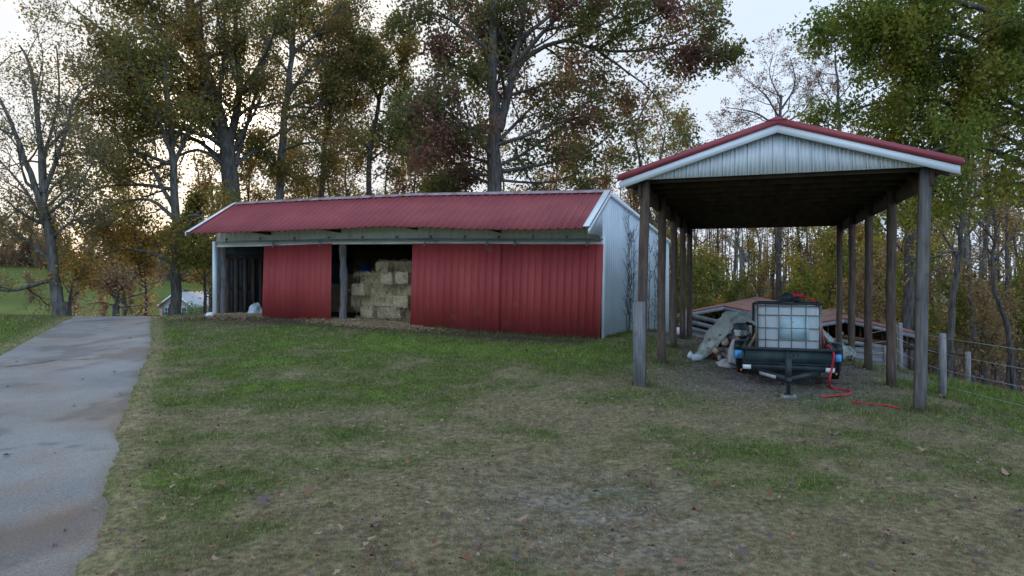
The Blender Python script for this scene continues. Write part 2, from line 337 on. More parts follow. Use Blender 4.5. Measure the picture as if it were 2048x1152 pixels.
c = c*(1-.28*sstep(.52,.66,fbm(XX*1.6+9,YY*.9,47))[...,None]); ck = dirtline((-20,905),(90,890),.02,63)*.7+dirtline((90,890),(240,905),.02,64)*.6+dirtline((150,820),(262,790),.02,65)*.6+dirtline((110,660),(300,664),.035,66)*.5+dirtline((20,735),(110,722),.05,61)+dirtline((110,722),(200,718),.05,62); c = c*(1-.7*np.clip(ck,0,1)[...,None])
ed = np.exp(-(np.minimum(vs,1-vs)/.03)**2)[None,:,None]*.5; c = c*(1-ed)+TAN*ed
mb = MB(); mb.grid(np.stack([XX,YY,ZZ],-1)); mb.A = [np.concatenate([c.reshape(-1,3), np.ones((XX.size,1))],1)]
tag(mb.build('road', M['asphalt'], smooth=True), kind='structure')

# ---------------------------------------------------------------- ribbed sheet metal
def ribbed(bot, top, n, p0, p1, pitch, h=.022, nrow=1, minor=True, th=.012, groove=0.):
    """bot/top: functions of a distance parameter; n: outward normal; slab with raised ribs"""
    prof = []; k = p0
    while k < p1-1e-6:
        prof += [(k,0),(k+pitch*.01,-groove),(k+pitch*.055,-groove),(k+pitch*.07,h),(k+pitch*.15,h),(k+pitch*.20,0)]
        if minor: prof += [(k+pitch*.40,0),(k+pitch*.43,h*.3),(k+pitch*.47,h*.3),(k+pitch*.50,0),(k+pitch*.70,0),(k+pitch*.73,h*.3),(k+pitch*.77,h*.3),(k+pitch*.8,0)]
        k += pitch
    prof = [q for q in prof if q[0] <= p1]+[(p1,0)]
    Gd = np.array([[bot(p)+(top(p)-bot(p))*r/nrow+n*hh for p,hh in prof] for r in range(nrow+1)])
    return Gd, th
def sheet(name, m, parent, bot, top, n, p0, p1, pitch, **k):
    n = np.array(n,float); Gd, th = ribbed(bot,top,n,p0,p1,pitch,**k); b = MB(); b.slab(Gd,n,th); return b.build(name,m,parent)

# ---------------------------------------------------------------- barn
LEN = float(np.linalg.norm(BR-BL))
barn = empty('barn', (*BW(.5,4)[:2], .5), 'long red and white metal hay barn with sagging red roof and sliding doors', 'barn')
def kz(pts, t):                      # z along the barn from picture points
    us = [U(px,t) for px,_ in pts]; zs = [B(px,py,t)[2] for px,py in pts]; return lambda u: float(np.interp(u,us,zs))
TE = -1.2; TR = .71; TB = 8.6
ze = kz([(385,467),(540,462),(680,457),(776,452.5),(900,456.5),(1000,459.5),(1172,457)],TE)
zr = kz([(440,410),(560,403),(825,390.5),(941,388.5),(1219,383.5)],TR)
zh = kz([(433,494),(530,492),(663,488),(825,487.5),(1000,488),(1207,488.5)],0)
def roofz(u, t):
    if t <= TR: return ze(u)+(zr(u)-ze(u))*(t-TE)/(TR-TE)
    return zr(u)-.124*(t-TR)
sl = np.array([*(-GD*.0),0]); nfr = np.array([nf[0]*.55,nf[1]*.55,.83])
wob = lambda u: .006*math.sin(u*40)+.004*math.sin(u*91)
sheet('roof', M['red_roof'], barn, lambda p: BW(p/LEN,TE,ze(p/LEN)+wob(p/LEN)), lambda p: BW(p/LEN,TR,zr(p/LEN)), nfr, 0.0, .992*LEN, .23, groove=.03, h=.04, nrow=3)
tag(sheet('roof', M['red_roof'], barn, lambda p: BW(p/LEN,TR,zr(p/LEN)), lambda p: BW(p/LEN,TB+.3,roofz(p/LEN,TB+.3)), (0,0,1), -.008*LEN, LEN, .23, h=.025), 'rear roof slope')
b = MB()
us = np.linspace(.008,1.004,28)
for i in range(len(us)-1):
    p, q = us[i], us[i+1]
    for a0, a1, zz in ((TR-.11,TR,.0),(TR,TR+.14,.0)):
        lift = .034+.006*((i*7)%3)/3
        b.prism([BW(p,a0,roofz(p,a0)+lift),BW(q,a0,roofz(q,a0)+lift),BW(q,a1,roofz(q,a1)+lift+.02),BW(p,a1,roofz(p,a1)+lift+.02)],(0,0,.012))
b.build('ridge_cap', M['rust_ridge'], barn)
# fascia wall above the doors
sheet('front_wall', M['cream_metal'], barn, lambda p: BW(p/LEN,0,zh(p/LEN)-.0), lambda p: BW(p/LEN,0,roofz(p/LEN,0)-.06), nf, 0.0, LEN-.02, .19, groove=.012, h=.014, nrow=1)
# right end wall
gnd = lambda t,u=1.: hz(*BW(u,t)[:2])-.12
sheet('end_wall', M['white_metal'], barn, lambda t: BW(1,t,gnd(t)), lambda t: BW(1,t,roofz(1,t)-.03 if t > TR or t < TR-.01 else zr(1)-.03), nr, 0, TB, .22, groove=.012, h=.018)
b = MB(); zt = B(1176,465,TE)[2]-.02; zc = B(1211,471,0)[2]-.02
b.prism([BW(1,TE,zt),BW(1,.0,zc),BW(1,.0,roofz(1,0)-.03),BW(1,TE,ze(1)-.02)],nr*.02); b.build('eave_return', M['white_metal'], barn)
# left end, rear wall
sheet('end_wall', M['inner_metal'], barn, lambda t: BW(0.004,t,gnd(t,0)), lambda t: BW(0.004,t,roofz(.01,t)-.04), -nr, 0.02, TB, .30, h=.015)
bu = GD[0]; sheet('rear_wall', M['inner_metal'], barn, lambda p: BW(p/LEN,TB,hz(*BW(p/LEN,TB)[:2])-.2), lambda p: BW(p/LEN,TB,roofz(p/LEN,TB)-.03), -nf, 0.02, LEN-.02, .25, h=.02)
# trims
b = MB()
for (t0,t1) in ((TE-.02,TR),(TR,TB+.3)):
    a = BW(1,t0,roofz(1,t0)); c_ = BW(1,t1,roofz(1,t1)); dn = np.array([0,0,-.13])
    b = MB(); b.prism([a+nr*.03,c_+nr*.03,c_+dn+nr*.03,a+dn+nr*.03], nr*.022); b.build('rake_trim', M['trim'], barn)
a = [BW(.990,TE-.015,ze(.984)+.05),BW(1.003,TE-.015,ze(1)+.05),BW(1.003,TR,zr(1)+.05),BW(.990,TR,zr(.984)+.05)]
b = MB(); b.prism(a,(0,0,.014)); b.build('roof_trim', M['trim'], barn)
b = MB()
b.prism([BW(0.004,TE-.02,ze(.0)+.05),BW(.011,TE-.02,ze(.01)+.05),BW(.011,TR,zr(.01)+.05),BW(0.004,TR,zr(0)+.05)],(0,0,.014)); b.build('roof_trim', M['trim'], barn); b = MB()
b.prism([BW(0.0,TE-.02,ze(0)+.05),BW(0.0,TR,zr(0)+.05),BW(0.0,TR,zr(0)-.10),BW(0.0,TE-.02,ze(0)-.08)],-nr*.02)
b.build('rake_trim', M['trim'], barn)
b = MB()
b.prism([BW(1,-.0,gnd(0)),BW(1,.22,gnd(.2)),BW(1,.22,zc+.0),BW(1,-.0,zc)],nr*.028+nf*.002)
b.build('corner_trim', M['trim'], barn)
b = MB(); fb = Frame(BW(-.003,-.02,0),math.radians(17.7)); b.box(fb,-.05,.06,-.07,.06,gnd(0,0)+.1,zh(0)+.18); b.build('corner_trim', M['trim'], barn)
# lookouts below the eave, dark underside purlins
for px in (540,680,833,1000):
    u = U(px,-.02); b = MB(); b.prism([BW(u,TE+.10,ze(u)+.02),BW(u,-.03,ze(u)-.03),BW(u,-.03,ze(u)+.25),BW(u,TE+.10,ze(u)+.05)],np.array([.045,-.015,0]))
    b.build('eave_bracket', M['dark_wood'], barn)
# track
b = MB(); pts = [B(px,py,-.13) for px,py in ((437,484),(560,481.5),(700,479.5),(860,478),(1000,479),(1206,478.5))]
for p,q in zip(pts,pts[1:]): b.bar(p,q,.07,.055)
tr = b.build('door_track', M['track'], barn)
for px in list(range(455,1210,68)):
    p = B(px,np.interp(px,[437,700,860,1206],[483,479,477.5,478]),-.10); b = MB(); b.bar(p+nf*.01+(0,0,.075),p+nf*.09+(0,0,.06),.05,.05); b.bar(p+nf*.085+(0,0,.07),p+nf*.085+(0,0,-.05),.045,.02); b.build('bracket', M['track'], tr)
b = MB(); p0,p1 = 0.0,LEN-.02; us2 = np.linspace(0,.998,12)
for u0,u1 in zip(us2,us2[1:]):
    b.prism([BW(u0,-.028,zh(u0)-.01),BW(u1,-.028,zh(u1)-.01),BW(u1,-.028,zh(u1)+.05),BW(u0,-.028,zh(u0)+.05)], nf*.015)
b.build('header_trim', M['cream_metal'], barn)
# sliding doors
def door(cs, t, label):
    TL,TR_,BR_,BL_ = [B(px,py,t) for px,py in cs]; w = np.linalg.norm(TR_-TL)
    o = sheet('door', M['red_door'], barn, lambda p: BL_+(BR_-BL_)*p/w, lambda p: TL+(TR_-TL)*p/w, nf, 0, w, .215, groove=.03, h=.025, nrow=2, th=.03)
    tag(o,label)
    for k in (.15,.85):
        b = MB(); q = TL+(TR_-TL)*k; b.bar(q+nf*.05-(0,0,.06),q+nf*.05+(0,0,.12),.06,.02)
        b.build('hanger', M['track'], o)
door([(528.5,492),(663,487),(661,640.5),(524,634)],-.09,'slightly tilted red door at the left bay')
door([(825,487),(1003,487.5),(998,670),(820,653)],-.16,'middle red sliding door')
door([(1001,488),(1207,488.5),(1200,678),(996.5,670)],-.09,'right end red sliding door')
# round timber posts in the open bays
for px,r0 in ((447,.10),(687,.115)):
    p = B(px,600,.12); zz = np.linspace(hz(p[0],p[1])-.2, zh(U(px,.1))+.3,14); pts = np.array([[p[0]+.018*math.sin(z*3+px),p[1],z] for z in zz])
    b = MB(); b.tube(pts, r0+.012*np.sin(zz*9)+.008*np.cos(zz*23),10); b.build('timber_post', M['post_dark'], barn, smooth=True)
# interior: partition with studs, rear studs, roof rafters
def left_t(px):                      # depth along the left end wall seen at a picture column
    ts = np.linspace(0,8,400); pxs = np.array([1024+F*BW(.02,t_)[0]/BW(.02,t_)[1] for t_ in ts]); return float(np.interp(px,pxs,ts))
for px in (457,474.5,492.5,509,524,538,552,566,580,594,608):
    t_ = left_t(px); q = BW(.016,t_); b = MB(); b.bar((q[0],q[1],hz(q[0],q[1])-.1),(q[0],q[1],2.80),.17,.09,up=(nr[0],nr[1],0)); b.build('stud', M['post'], barn)
for z_ in (1.80,2.86): b = MB(); b.bar(BW(.008,.1,z_),BW(.008,8.3,z_),.06,.14 if z_ < 2 else .2); b.build('girt', M['dark_wood'], barn)
for k in range(11):
    u = .03+k*.094; b = MB()
    for t0,t1 in ((.12,TR),(TR,TB-.05)): b.bar(BW(u,t0,roofz(u,t0)-.14),BW(u,t1,roofz(u,t1)-.14),.05,.14)
    b.build('rafter', M['dark_wood'], barn)
p = BW(U(790,6.0),6.0); b = MB(); b.tube([(p[0],p[1],hz(p[0],p[1])-.2),(p[0],p[1],3.7)],.09,8); b.build('timber_post', M['post_dark'], barn)

# hay bales
def bale_mesh(seed):
    r = np.random.default_rng(seed); b = MB(); L,W,Hh = .90,.46,.37; nx,ny,nz = 12,6,5
    def face(o,a,c,na,nc):
        g = np.array([[o+a*i/na+c*j/nc for j in range(nc+1)] for i in range(na+1)]); return g
    def bulge(g):
        q = g/np.array([L/2,W/2,Hh/2]); k = (1-.035*np.clip(np.abs(q[...,[1,2,0]])**6,0,1))*(1-.03*np.abs(q[...,[2,0,1]])**4)
        g = g*k; s = np.sin(g[...,0]*31+seed)*np.sin(g[...,1]*27+seed)*np.cos(g[...,2]*23+seed*2)
        seg = .012*np.cos(g[...,0]*2*math.pi/.11)
        return g+(q/np.linalg.norm(q,axis=-1,keepdims=True))*(.018*s+seg)[...,None]
    e = np.eye(3)*np.array([L,W,Hh]); h = np.array([L,W,Hh])/2
    for o,a,c,na,nc in ((-h,e[1],e[0],ny,nx),(-h+e[2],e[0],e[1],nx,ny),(-h,e[0],e[2],nx,nz),(-h+e[1],e[2],e[0],nz,nx),(-h,e[2],e[1],nz,ny),(-h+e[0],e[1],e[2],ny,nz)):
        b.grid(bulge(face(o,a,c,na,nc)))
    for _ in range(1500):              # loose stalks
        f = r.integers(0,3); q = r.uniform(-1,1,3)*h; s = r.choice([-1,1]); q[f] = s*h[f]*.98
        d = r.normal(size=3)*.04; d[f] += s*.02; d[2] -= .03; w = r.normal(size=3)*.006
        b.add([q-w,q+w,q+d],[[0,1,2]])
    return b
protos = []
for s_ in range(3):
    b = bale_mesh(s_+3); b.V = [v+np.array([0,0,.185]) for v in b.V]; o = b.build('hay_bale', M['hay'], origin=(0,0,0))
    for x_ in (-.2,.2):
        t_ = MB()
        for a_,c_ in (((x_,-.235,.0),(x_,-.235,.365)),((x_,-.235,.367),(x_,.235,.367)),((x_,.235,.365),(x_,.235,0))): t_.bar(a_,c_,.008)
        tw = t_.build('twine', M['log_end'], o)
    protos.append(o)
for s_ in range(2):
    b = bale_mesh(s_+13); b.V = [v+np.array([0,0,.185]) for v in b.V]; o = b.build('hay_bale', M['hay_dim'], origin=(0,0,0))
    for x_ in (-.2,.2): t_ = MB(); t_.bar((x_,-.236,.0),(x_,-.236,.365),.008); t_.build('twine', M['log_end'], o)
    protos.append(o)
used = [False]*5; frot = math.atan2((BR-BL)[1],(BR-BL)[0])
def bale(px, t, z, ang, label):
    k = random.randrange(3) if t < 3 else 3+random.randrange(2); q = BW(U(px+(12 if t < 3 else 0),t),t)
    if not used[k]: used[k] = True; o = protos[k]; o.location = (q[0],q[1],z); o.rotation_euler = (random.uniform(-.03,.03),random.uniform(-.03,.03),ang)
    else: o = dup(protos[k],(q[0],q[1],z),ang); o.rotation_euler = (random.uniform(-.03,.03),random.uniform(-.03,.03),ang)
    o.location.y += random.uniform(-.10,.08); o.scale = (random.uniform(.9,1.1),random.uniform(.9,1.08),random.uniform(.94,1.02))
    tag(o,label,'hay bale','hay bales stacked in the barn')
ordn = ['leftmost','second from the left','third from the left','fourth from the left','fifth from the left','sixth from the left']
z0 = hz(*BW(U(760,2.),2.)[:2])
rows = [('bottom',[(735,1.7,1),(775,1.7,0),(828,1.7,0)]),('second',[(722,1.75,0),(768,1.65,0),(800,1.6,1),(838,1.7,0)]),('third',[(722,1.7,1),(762,1.75,0),(815,1.65,0)]),
        ('fourth',[(738,1.75,0),(778,1.6,1),(803,1.65,1),(835,1.7,0)]),('top',[(768,2.1,1),(798,2.2,0),(835,2.1,0)])]
for k,(rn,items) in enumerate(rows):
    for i,(px,t,end) in enumerate(items):
        bale(px,t-.5,z0+.02+k*.365,frot+(math.pi/2 if end else 0)+random.uniform(-.2,.2), f'{ordn[i]} pale bale in the {rn} row of the front hay stack')
for k in range(4):
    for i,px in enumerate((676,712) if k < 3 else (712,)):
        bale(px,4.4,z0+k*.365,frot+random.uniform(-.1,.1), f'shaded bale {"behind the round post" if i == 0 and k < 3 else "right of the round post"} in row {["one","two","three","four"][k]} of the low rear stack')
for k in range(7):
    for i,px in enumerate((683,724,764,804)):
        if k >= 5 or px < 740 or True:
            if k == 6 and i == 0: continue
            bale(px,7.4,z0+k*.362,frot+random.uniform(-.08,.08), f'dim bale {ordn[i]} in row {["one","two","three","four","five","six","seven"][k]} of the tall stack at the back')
b = MB(); hr = np.random.default_rng(8); n = 5200
pu = hr.uniform(708,826,n); lay = hr.integers(0,6,n); pt = hr.uniform(.72,1.25,n); q = np.array([BW(U(a_,t_),t_) for a_,t_ in zip(pu,pt)]); q[:,2] = z0+lay*.365+hr.normal(size=n)*.05-(lay > 0)*np.abs(hr.normal(size=n))*.09*(pu > 750)
keep = ~((lay >= 5)&(pu < 758)); q = q[keep]; n = len(q); v_ = np.stack([hr.normal(size=n)*.05,hr.normal(size=n)*.03,-np.abs(hr.normal(size=n))*.07],1); w_ = np.stack([0*pu[:n]+.006,0*pu[:n],0*pu[:n]+.002],1)
b.add(np.stack([q-w_,q+w_,q+v_+w_*.5,q+v_-w_*.5],1).reshape(-1,3),np.arange(n*4).reshape(n,4)); b.A = [np.repeat(np.concatenate([np.array([.62,.47,.27])*hr.uniform(.4,1.15,(n,1)),np.ones((n,1))],1),4,0)]
tag(b.build('hanging_straw',M['straw']),'loose straw hanging from the front hay stack','straw',kind='stuff')
# blue tub on the bales, a bundled tarp, a pale stone
q = BW(U(732,4.2),4.2); b = MB(); zt0 = z0+4*.365+.02
bq = B(732,548,4.2); zt0 = bq[2]
b.tube([(q[0],q[1],zt0),(q[0],q[1],zt0+.02),(q[0],q[1],zt0+.26),(q[0],q[1],zt0+.27),(q[0],q[1],zt0+.30)],[.15,.17,.20,.215,.215],18)
tub = b.build('tub', M['blue'], smooth=False); tag(tub,'blue plastic tub resting on the hay behind the round post','tub')
bale(733,4.25,zt0-.37,frot,'hay bale directly beneath the blue tub')
bale(705,4.3,zt0-.74,frot,'lower hay bale under the bale that carries the blue tub')
def blob(name, m, c, rx, ry, rz_, seed, amp=.2, n=26, lobes=5):
    r = np.random.default_rng(seed); ph = r.uniform(0,6,6); b = MB(); th = np.linspace(0,2*math.pi,n,endpoint=False); fi = np.linspace(.02,math.pi*.62,n//2)
    v = []
    for f in fi:
        for a in th:
            k = 1+amp*(math.sin(a*lobes+ph[0]+f*3)*.5+math.sin(a*3+f*7+ph[1])*.35+math.sin(a*9+f*5+ph[2])*.22)
            v.append((c[0]+rx*k*math.sin(f)*math.cos(a),c[1]+ry*k*math.sin(f)*math.sin(a),c[2]+rz_*k*max(math.cos(f),-.15)))
    m_ = len(fi); i = np.arange(m_-1)[:,None]*n; j = np.arange(n)[None,:]; j2 = (j+1)%n
    b.add(v,[np.stack([i+j,i+n+j,i+n+j2,i+j2],-1).reshape(-1,4), np.arange(n)[None,:]])
    return b.build(name,m)
q = BW(U(511,.55),.55); tag(blob('tarp_bundle',M['tarp_white'],(q[0],q[1],hz(q[0],q[1])-.02),.25,.22,.33,5,.30),'crumpled pale blue tarp bundle on hay beside the tilted left door','tarp')
q = G(420,632); tag(blob('rock',M['white_paint'],(q[0],q[1],q[2]-.02),.16,.13,.14,8,.12),'small pale rock in the grass by the barn corner','rock')

# vine on the end wall
def vine():
    b = MB(); r = random.Random(4); lv = []
    for k in range(9):
        t = r.uniform(2.1,4.4) if k < 5 else r.uniform(5.0,6.8); z = gnd(t)+.1; top = roofz(1,t)-r.uniform(.1,.9); pts = []
        while z < top: pts.append(BW(1,t,z)+nr*r.uniform(.03,.07)); z += .13; t += r.uniform(-.045,.05)
        if len(pts) > 3: b.tube(pts,np.linspace(.014,.004,len(pts)),4); lv += pts[len(pts)//3:]
        for m_ in range(26):
            if len(pts) < 6: break
            i = r.randrange(2,len(pts)); tt = pts[i].copy(); br = [tt]
            dd = r.choice([-1,1])*.09
            for s in range(r.randrange(3,8)): tt = tt+np.array([GD[0]*dd,GD[1]*dd,r.uniform(-.03,.12)]); br.append(tt.copy())
            br = [q_ for q_ in br if q_[2] < roofz(1,ut(q_[0],q_[1])[1])-.05]
            if len(br) > 2: b.tube(br,np.linspace(.008,.004,len(br)),3)
            lv += br
    return b, lv
b, vl = vine(); vr = empty('climbing_vine', BW(1,3.5,gnd(3.5))+nr*.05, 'bare brown vine climbing the white end wall of the barn', 'vine')
b.build('stem', M['bark_dark'], vr)

# ---------------------------------------------------------------- leaves and trees
def leaves(mb, pts, size, cols, spread, n, r, flat=0.0):
    pts = np.asarray(pts); k = len(pts); idx = r.integers(0,k,n); c = pts[idx]+r.normal(size=(n,3))*spread
    u = r.normal(size=(n,3)); u[:,2] *= (1-flat); u /= np.linalg.norm(u,axis=1,keepdims=True); w = r.normal(size=(n,3)); w -= (w*u).sum(1,keepdims=True)*u; w /= np.linalg.norm(w,axis=1,keepdims=True)
    s = size*r.uniform(.6,1.35,(n,1)); nn = np.cross(u,w)*s*.14
    v = np.stack([c-u*s*.5, c+w*s*.30+nn, c+u*s*.5, c-w*s*.30+nn],1)
    cols = np.asarray(cols); cl = hash2(np.floor(pts[:,0]*.8).astype(np.int64)+np.floor(pts[:,2]*.7).astype(np.int64)*31, np.floor(pts[:,1]*.6).astype(np.int64),3)[idx]
    t = np.clip(cl*.75+r.uniform(-.1,.45,n),0,.999)*(len(cols)-1); i = t.astype(int); f = (t-i)[:,None]
    cc = (cols[i]*(1-f)+cols[np.minimum(i+1,len(cols)-1)]*f)*r.uniform(.7,1.25,(n,1))
    cc = np.concatenate([np.clip(cc*2.1,0,.75),np.ones((n,1))],1)
    mb.add(v.reshape(-1,3), np.arange(n*4).reshape(n,4)); mb.A.append(np.repeat(cc,4,0))
class Tree:
    def __init__(s, seed, m): s.r = np.random.default_rng(seed); s.wood = MB(); s.m = m; s.tips = []
    def grow(s, p, d, L, rad, lev, maxlev, up=.12, wander=.22, kids=(5,8)):
        r = s.r; n = max(4,int(L/.45)) if lev < 3 else 4; seg = L/n; pts = [p]; d = d/np.linalg.norm(d)
        for i in range(n):
            d = d+r.normal(size=3)*wander+np.array([0,0,up*(1 if i > n*.2 else .3)]); d /= np.linalg.norm(d); pts.append(pts[-1]+d*seg)
        pts = np.array(pts); rr = np.linspace(rad,rad*.3,n+1); s.wood.tube(pts,rr,[8,6,4,3,3,3][min(lev,5)],cap=False)
        s.branch(pts,rr,L,lev,maxlev,up,wander,kids)
    def branch(s, pts, rr, L, lev, maxlev, up, wander, kids, start=.25):
        r = s.r
        if lev >= maxlev: s.tips += list(pts[1:]); return
        nk = int(r.integers(kids[0],kids[1]+1)); n = len(pts)-1
        for k in range(nk):
            f = start+(1-start)*(k+r.uniform(.2,.9))/nk; x = min(f*n,n-.01); i = int(x); q = pts[i]+(pts[i+1]-pts[i])*(x-i)
            t = pts[i+1]-pts[i]; t = t/np.linalg.norm(t); o = r.normal(size=3); o -= (o@t)*t; o /= np.linalg.norm(o)
            a = r.uniform(.6,1.15); dd = t*math.cos(a)+o*math.sin(a); rad = rr[i]*.5
            s.grow(q,dd,L*r.uniform(.38,.58)*(1.15-.5*f),max(rad,.007),lev+1,maxlev,up,wander,kids)
        if lev >= maxlev-1: s.tips += list(pts[-2:])
    def limb(s, pts, r0, r1, lev, maxlev, L=None, up=.08, wander=.22, kids=(6,9), start=.3, k=8):
        pts = np.array(pts,float); n = len(pts); t = np.linspace(0,n-1,(n-1)*4+1); i = np.minimum(t.astype(int),n-2); f = (t-i)[:,None]
        P0 = pts[np.maximum(i-1,0)]; P1 = pts[i]; P2 = pts[i+1]; P3 = pts[np.minimum(i+2,n-1)]
        c = .5*((2*P1)+(-P0+P2)*f+(2*P0-5*P1+4*P2-P3)*f**2+(-P0+3*P1-3*P2+P3)*f**3)
        c[1:-1] += s.r.normal(size=(len(c)-2,3))*r0*.12
        rr = r0+(r1-r0)*np.linspace(0,1,len(c))**.8; s.wood.tube(c,rr,k,cap=False)
        Ln = np.linalg.norm(np.diff(c,axis=0),axis=1).sum()
        if kids[1]: s.branch(c,rr,L or min(Ln,6.),lev,maxlev,up,wander,kids,start)
    def finish(s, name, label, cat, base, group, cols, size, n, spread=.18, crown=True):
        root = empty(name, base, label, cat, group); s.wood.build('trunk', s.m, root, smooth=True)
        if n:
            b = MB(); leaves(b, s.tips, size, cols, spread, n, s.r); b.build('crown', M['leaf'], root)
        return root
OLIVE = [(.07,.075,.022),(.10,.10,.025),(.14,.115,.03),(.17,.10,.03)]
BROWNG = [(.11,.08,.03),(.14,.09,.035),(.18,.095,.035),(.08,.08,.025)]
PURPLE = [(.105,.045,.042),(.13,.062,.042),(.09,.075,.03),(.06,.08,.025),(.10,.11,.03)]
ORANGE = [(.20,.085,.02),(.26,.13,.03),(.15,.10,.03),(.22,.15,.04)]
DGREEN = [(.048,.076,.016),(.075,.105,.019),(.12,.135,.022),(.15,.13,.026)]
YELLOW = [(.075,.092,.02),(.14,.13,.025),(.20,.145,.03),(.11,.10,.028)]
TANL = [(.28,.20,.12),(.34,.25,.15),(.22,.14,.08)]
def px_tree(seed, m, d, name, label, trunk, r0, limbs, cols, size, n, maxlev=3, group=None, spread=.2, kids=(5,8), tkids=(5,8), dj=2.5, rl=.16, r1=None, tstart=.45, up=.08, L=None, cat='tree'):
    T = Tree(seed,m); r = random.Random(seed)
    tp = [P(px,py,d) for px,py in trunk]; g = hz(tp[0][0],tp[0][1]); tp[0][2] = g-.15
    T.limb(tp, r0, r1 or r0*.35, 0, maxlev, L=L, kids=tkids, start=tstart, up=up)
    f = tp[0]+np.array([0,0,.0]); T.wood.tube([f,f+(tp[1]-tp[0])*.02+np.array([0,0,.25]),f+(tp[1]-tp[0])*.02+np.array([0,0,.7])],[r0*1.3,r0*1.12,r0*.98],9,cap=False)
    for li in limbs:
        pts, rr = (li if isinstance(li,tuple) and isinstance(li[0],list) else (li,rl)); y1 = r.uniform(-dj,dj)
        q = [P(px,py,d+y1*i/(len(pts)-1)) for i,(px,py) in enumerate(pts)]
        T.limb(q, rr, rr*.22, 1, maxlev, kids=kids, start=.15, up=up, L=L, k=7)
    return T.finish(name,label,cat,tp[0]+np.array([0,0,.15]),group,cols,size,n,spread)
# large trees
px_tree(11,M['bark'],27,'oak_tree','sparse grey leaning tree at the far left beside the drive',[(121,634),(108,550),(95,440),(88,385)],.27,
  [([(95,440),(60,345),(20,240),(-30,150)],.16),([(88,385),(78,260),(62,140),(38,90)],.15),([(90,390),(92,300),(118,200),(112,90)],.10),([(90,380),(120,300),(150,200),(185,165)],.11),([(101,560),(60,572),(10,582),(-50,565)],.12),([(97,470),(50,380),(-10,310)],.10),([(93,430),(150,380),(200,300)],.08),([(97,480),(150,440),(190,430)],.07),([(100,520),(40,470),(-20,450)],.08)],
  [(.085,.08,.045),(.12,.10,.05),(.14,.10,.05)],.095,20000,kids=(5,8),tkids=(3,4),spread=.22,up=.05)
px_tree(12,M['bark'],30,'oak_tree','brown leaved oak whose trunk stands in front of the distant house',[(350,634),(352,510),(350,400),(345,300),(335,200),(325,110)],.245,
  [([(350,530),(300,505),(240,500),(170,525)],.11),([(350,420),(290,320),(220,260)],.12),([(347,330),(390,230),(420,150)],.11),([(345,310),(300,200),(255,110)],.11),([(350,450),(395,430),(430,470)],.09),([(350,500),(390,500),(420,540)],.08),([(350,440),(300,400),(230,410),(180,450)],.10),([(350,380),(280,370),(190,380),(150,430)],.10),([(347,330),(250,300),(180,320)],.1)],
  [(.22,.105,.025),(.17,.12,.03),(.11,.105,.028),(.085,.09,.022),(.17,.10,.03)],.15,21000,spread=.24,kids=(7,10),tkids=(5,7),tstart=.55,up=.03)
px_tree(13,M['bark'],33,'oak_tree','huge forked oak behind the barn left end with the sun at its trunk',[(466,440),(460,370),(448,285),(425,190),(395,90),(370,-30),(360,-90)],.48,
  [([(448,285),(340,170),(230,80),(145,15)],.16),([(455,330),(400,285),(330,262),(220,285),(100,262)],.14),([(452,300),(478,190),(470,70),(485,-50)],.24),([(445,270),(380,200),(300,130),(250,60)],.15),([(430,210),(405,80),(400,-40)],.14),([(460,340),(395,300),(300,340),(190,370)],.11),([(478,190),(530,110),(560,20)],.13),([(425,190),(340,90),(290,-20)],.13),([(470,330),(520,300),(560,330)],.11),([(450,290),(330,240),(200,200)],.10),([(455,320),(500,240),(530,180)],.12),([(448,285),(300,230),(230,150)],.12),([(395,90),(330,30),(250,-20)],.1),([(452,310),(440,200),(450,80),(440,-30)],.15),([(470,330),(505,210),(540,90),(580,-20)],.12),([(440,240),(360,130),(310,40),(290,-30)],.10),([(430,210),(350,160),(290,140),(200,150)],.08),([(478,180),(440,60),(430,-30)],.10),([(448,300),(360,230),(270,190),(180,130)],.09)],
  BROWNG[:2]+OLIVE,.16,44000,spread=.24,kids=(8,11),tkids=(6,8),dj=4,tstart=.5)
px_tree(14,M['bark_pale'],35,'sycamore_tree','tall pale straight trunk with brown green crown right of the forked oak',[(553,430),(562,320),(574,200),(586,80),(590,-60)],.25,
  [([(566,300),(620,285),(690,290)],.09),([(572,220),(640,190),(710,150)],.10),([(570,260),(510,300),(480,350)],.09),([(580,150),(530,80),(500,0)],.09),([(584,110),(650,50),(690,0)],.09),([(560,340),(600,360),(650,340)],.07),([(568,270),(620,220),(670,180)],.09),([(576,190),(640,120),(720,90)],.1)],
  BROWNG[1:]+OLIVE,.16,20000,spread=.24,kids=(8,10),tkids=(6,8),dj=3.5,tstart=.35)
px_tree(15,M['bark_dark'],38,'maple_tree','olive brown tree behind the middle of the barn roof',[(640,440),(645,330),(660,230),(675,130),(680,60)],.20,
  [([(650,300),(600,240),(590,180)],.08),([(655,260),(710,200),(740,130)],.09),([(648,320),(700,290),(750,260)],.08),([(668,180),(640,120),(620,80)],.08),([(670,160),(720,110),(760,90)],.07)],OLIVE+BROWNG[:2],.16,14500,kids=(7,9),tkids=(6,8),dj=3,spread=.2)
px_tree(16,M['bark_dark'],37,'maple_tree','rounded olive tree just left of the big purple oak',[(742,440),(738,340),(752,240),(765,160),(768,110)],.19,
  [([(740,300),(700,250),(680,200)],.08),([(745,270),(790,220),(815,170)],.09),([(742,320),(780,290),(800,270)],.07),([(757,200),(730,140),(720,110)],.08),([(760,180),(800,140),(805,110)],.08)],[(.10,.09,.03)]+OLIVE,.16,14500,kids=(7,9),tkids=(6,8),dj=3,spread=.2)
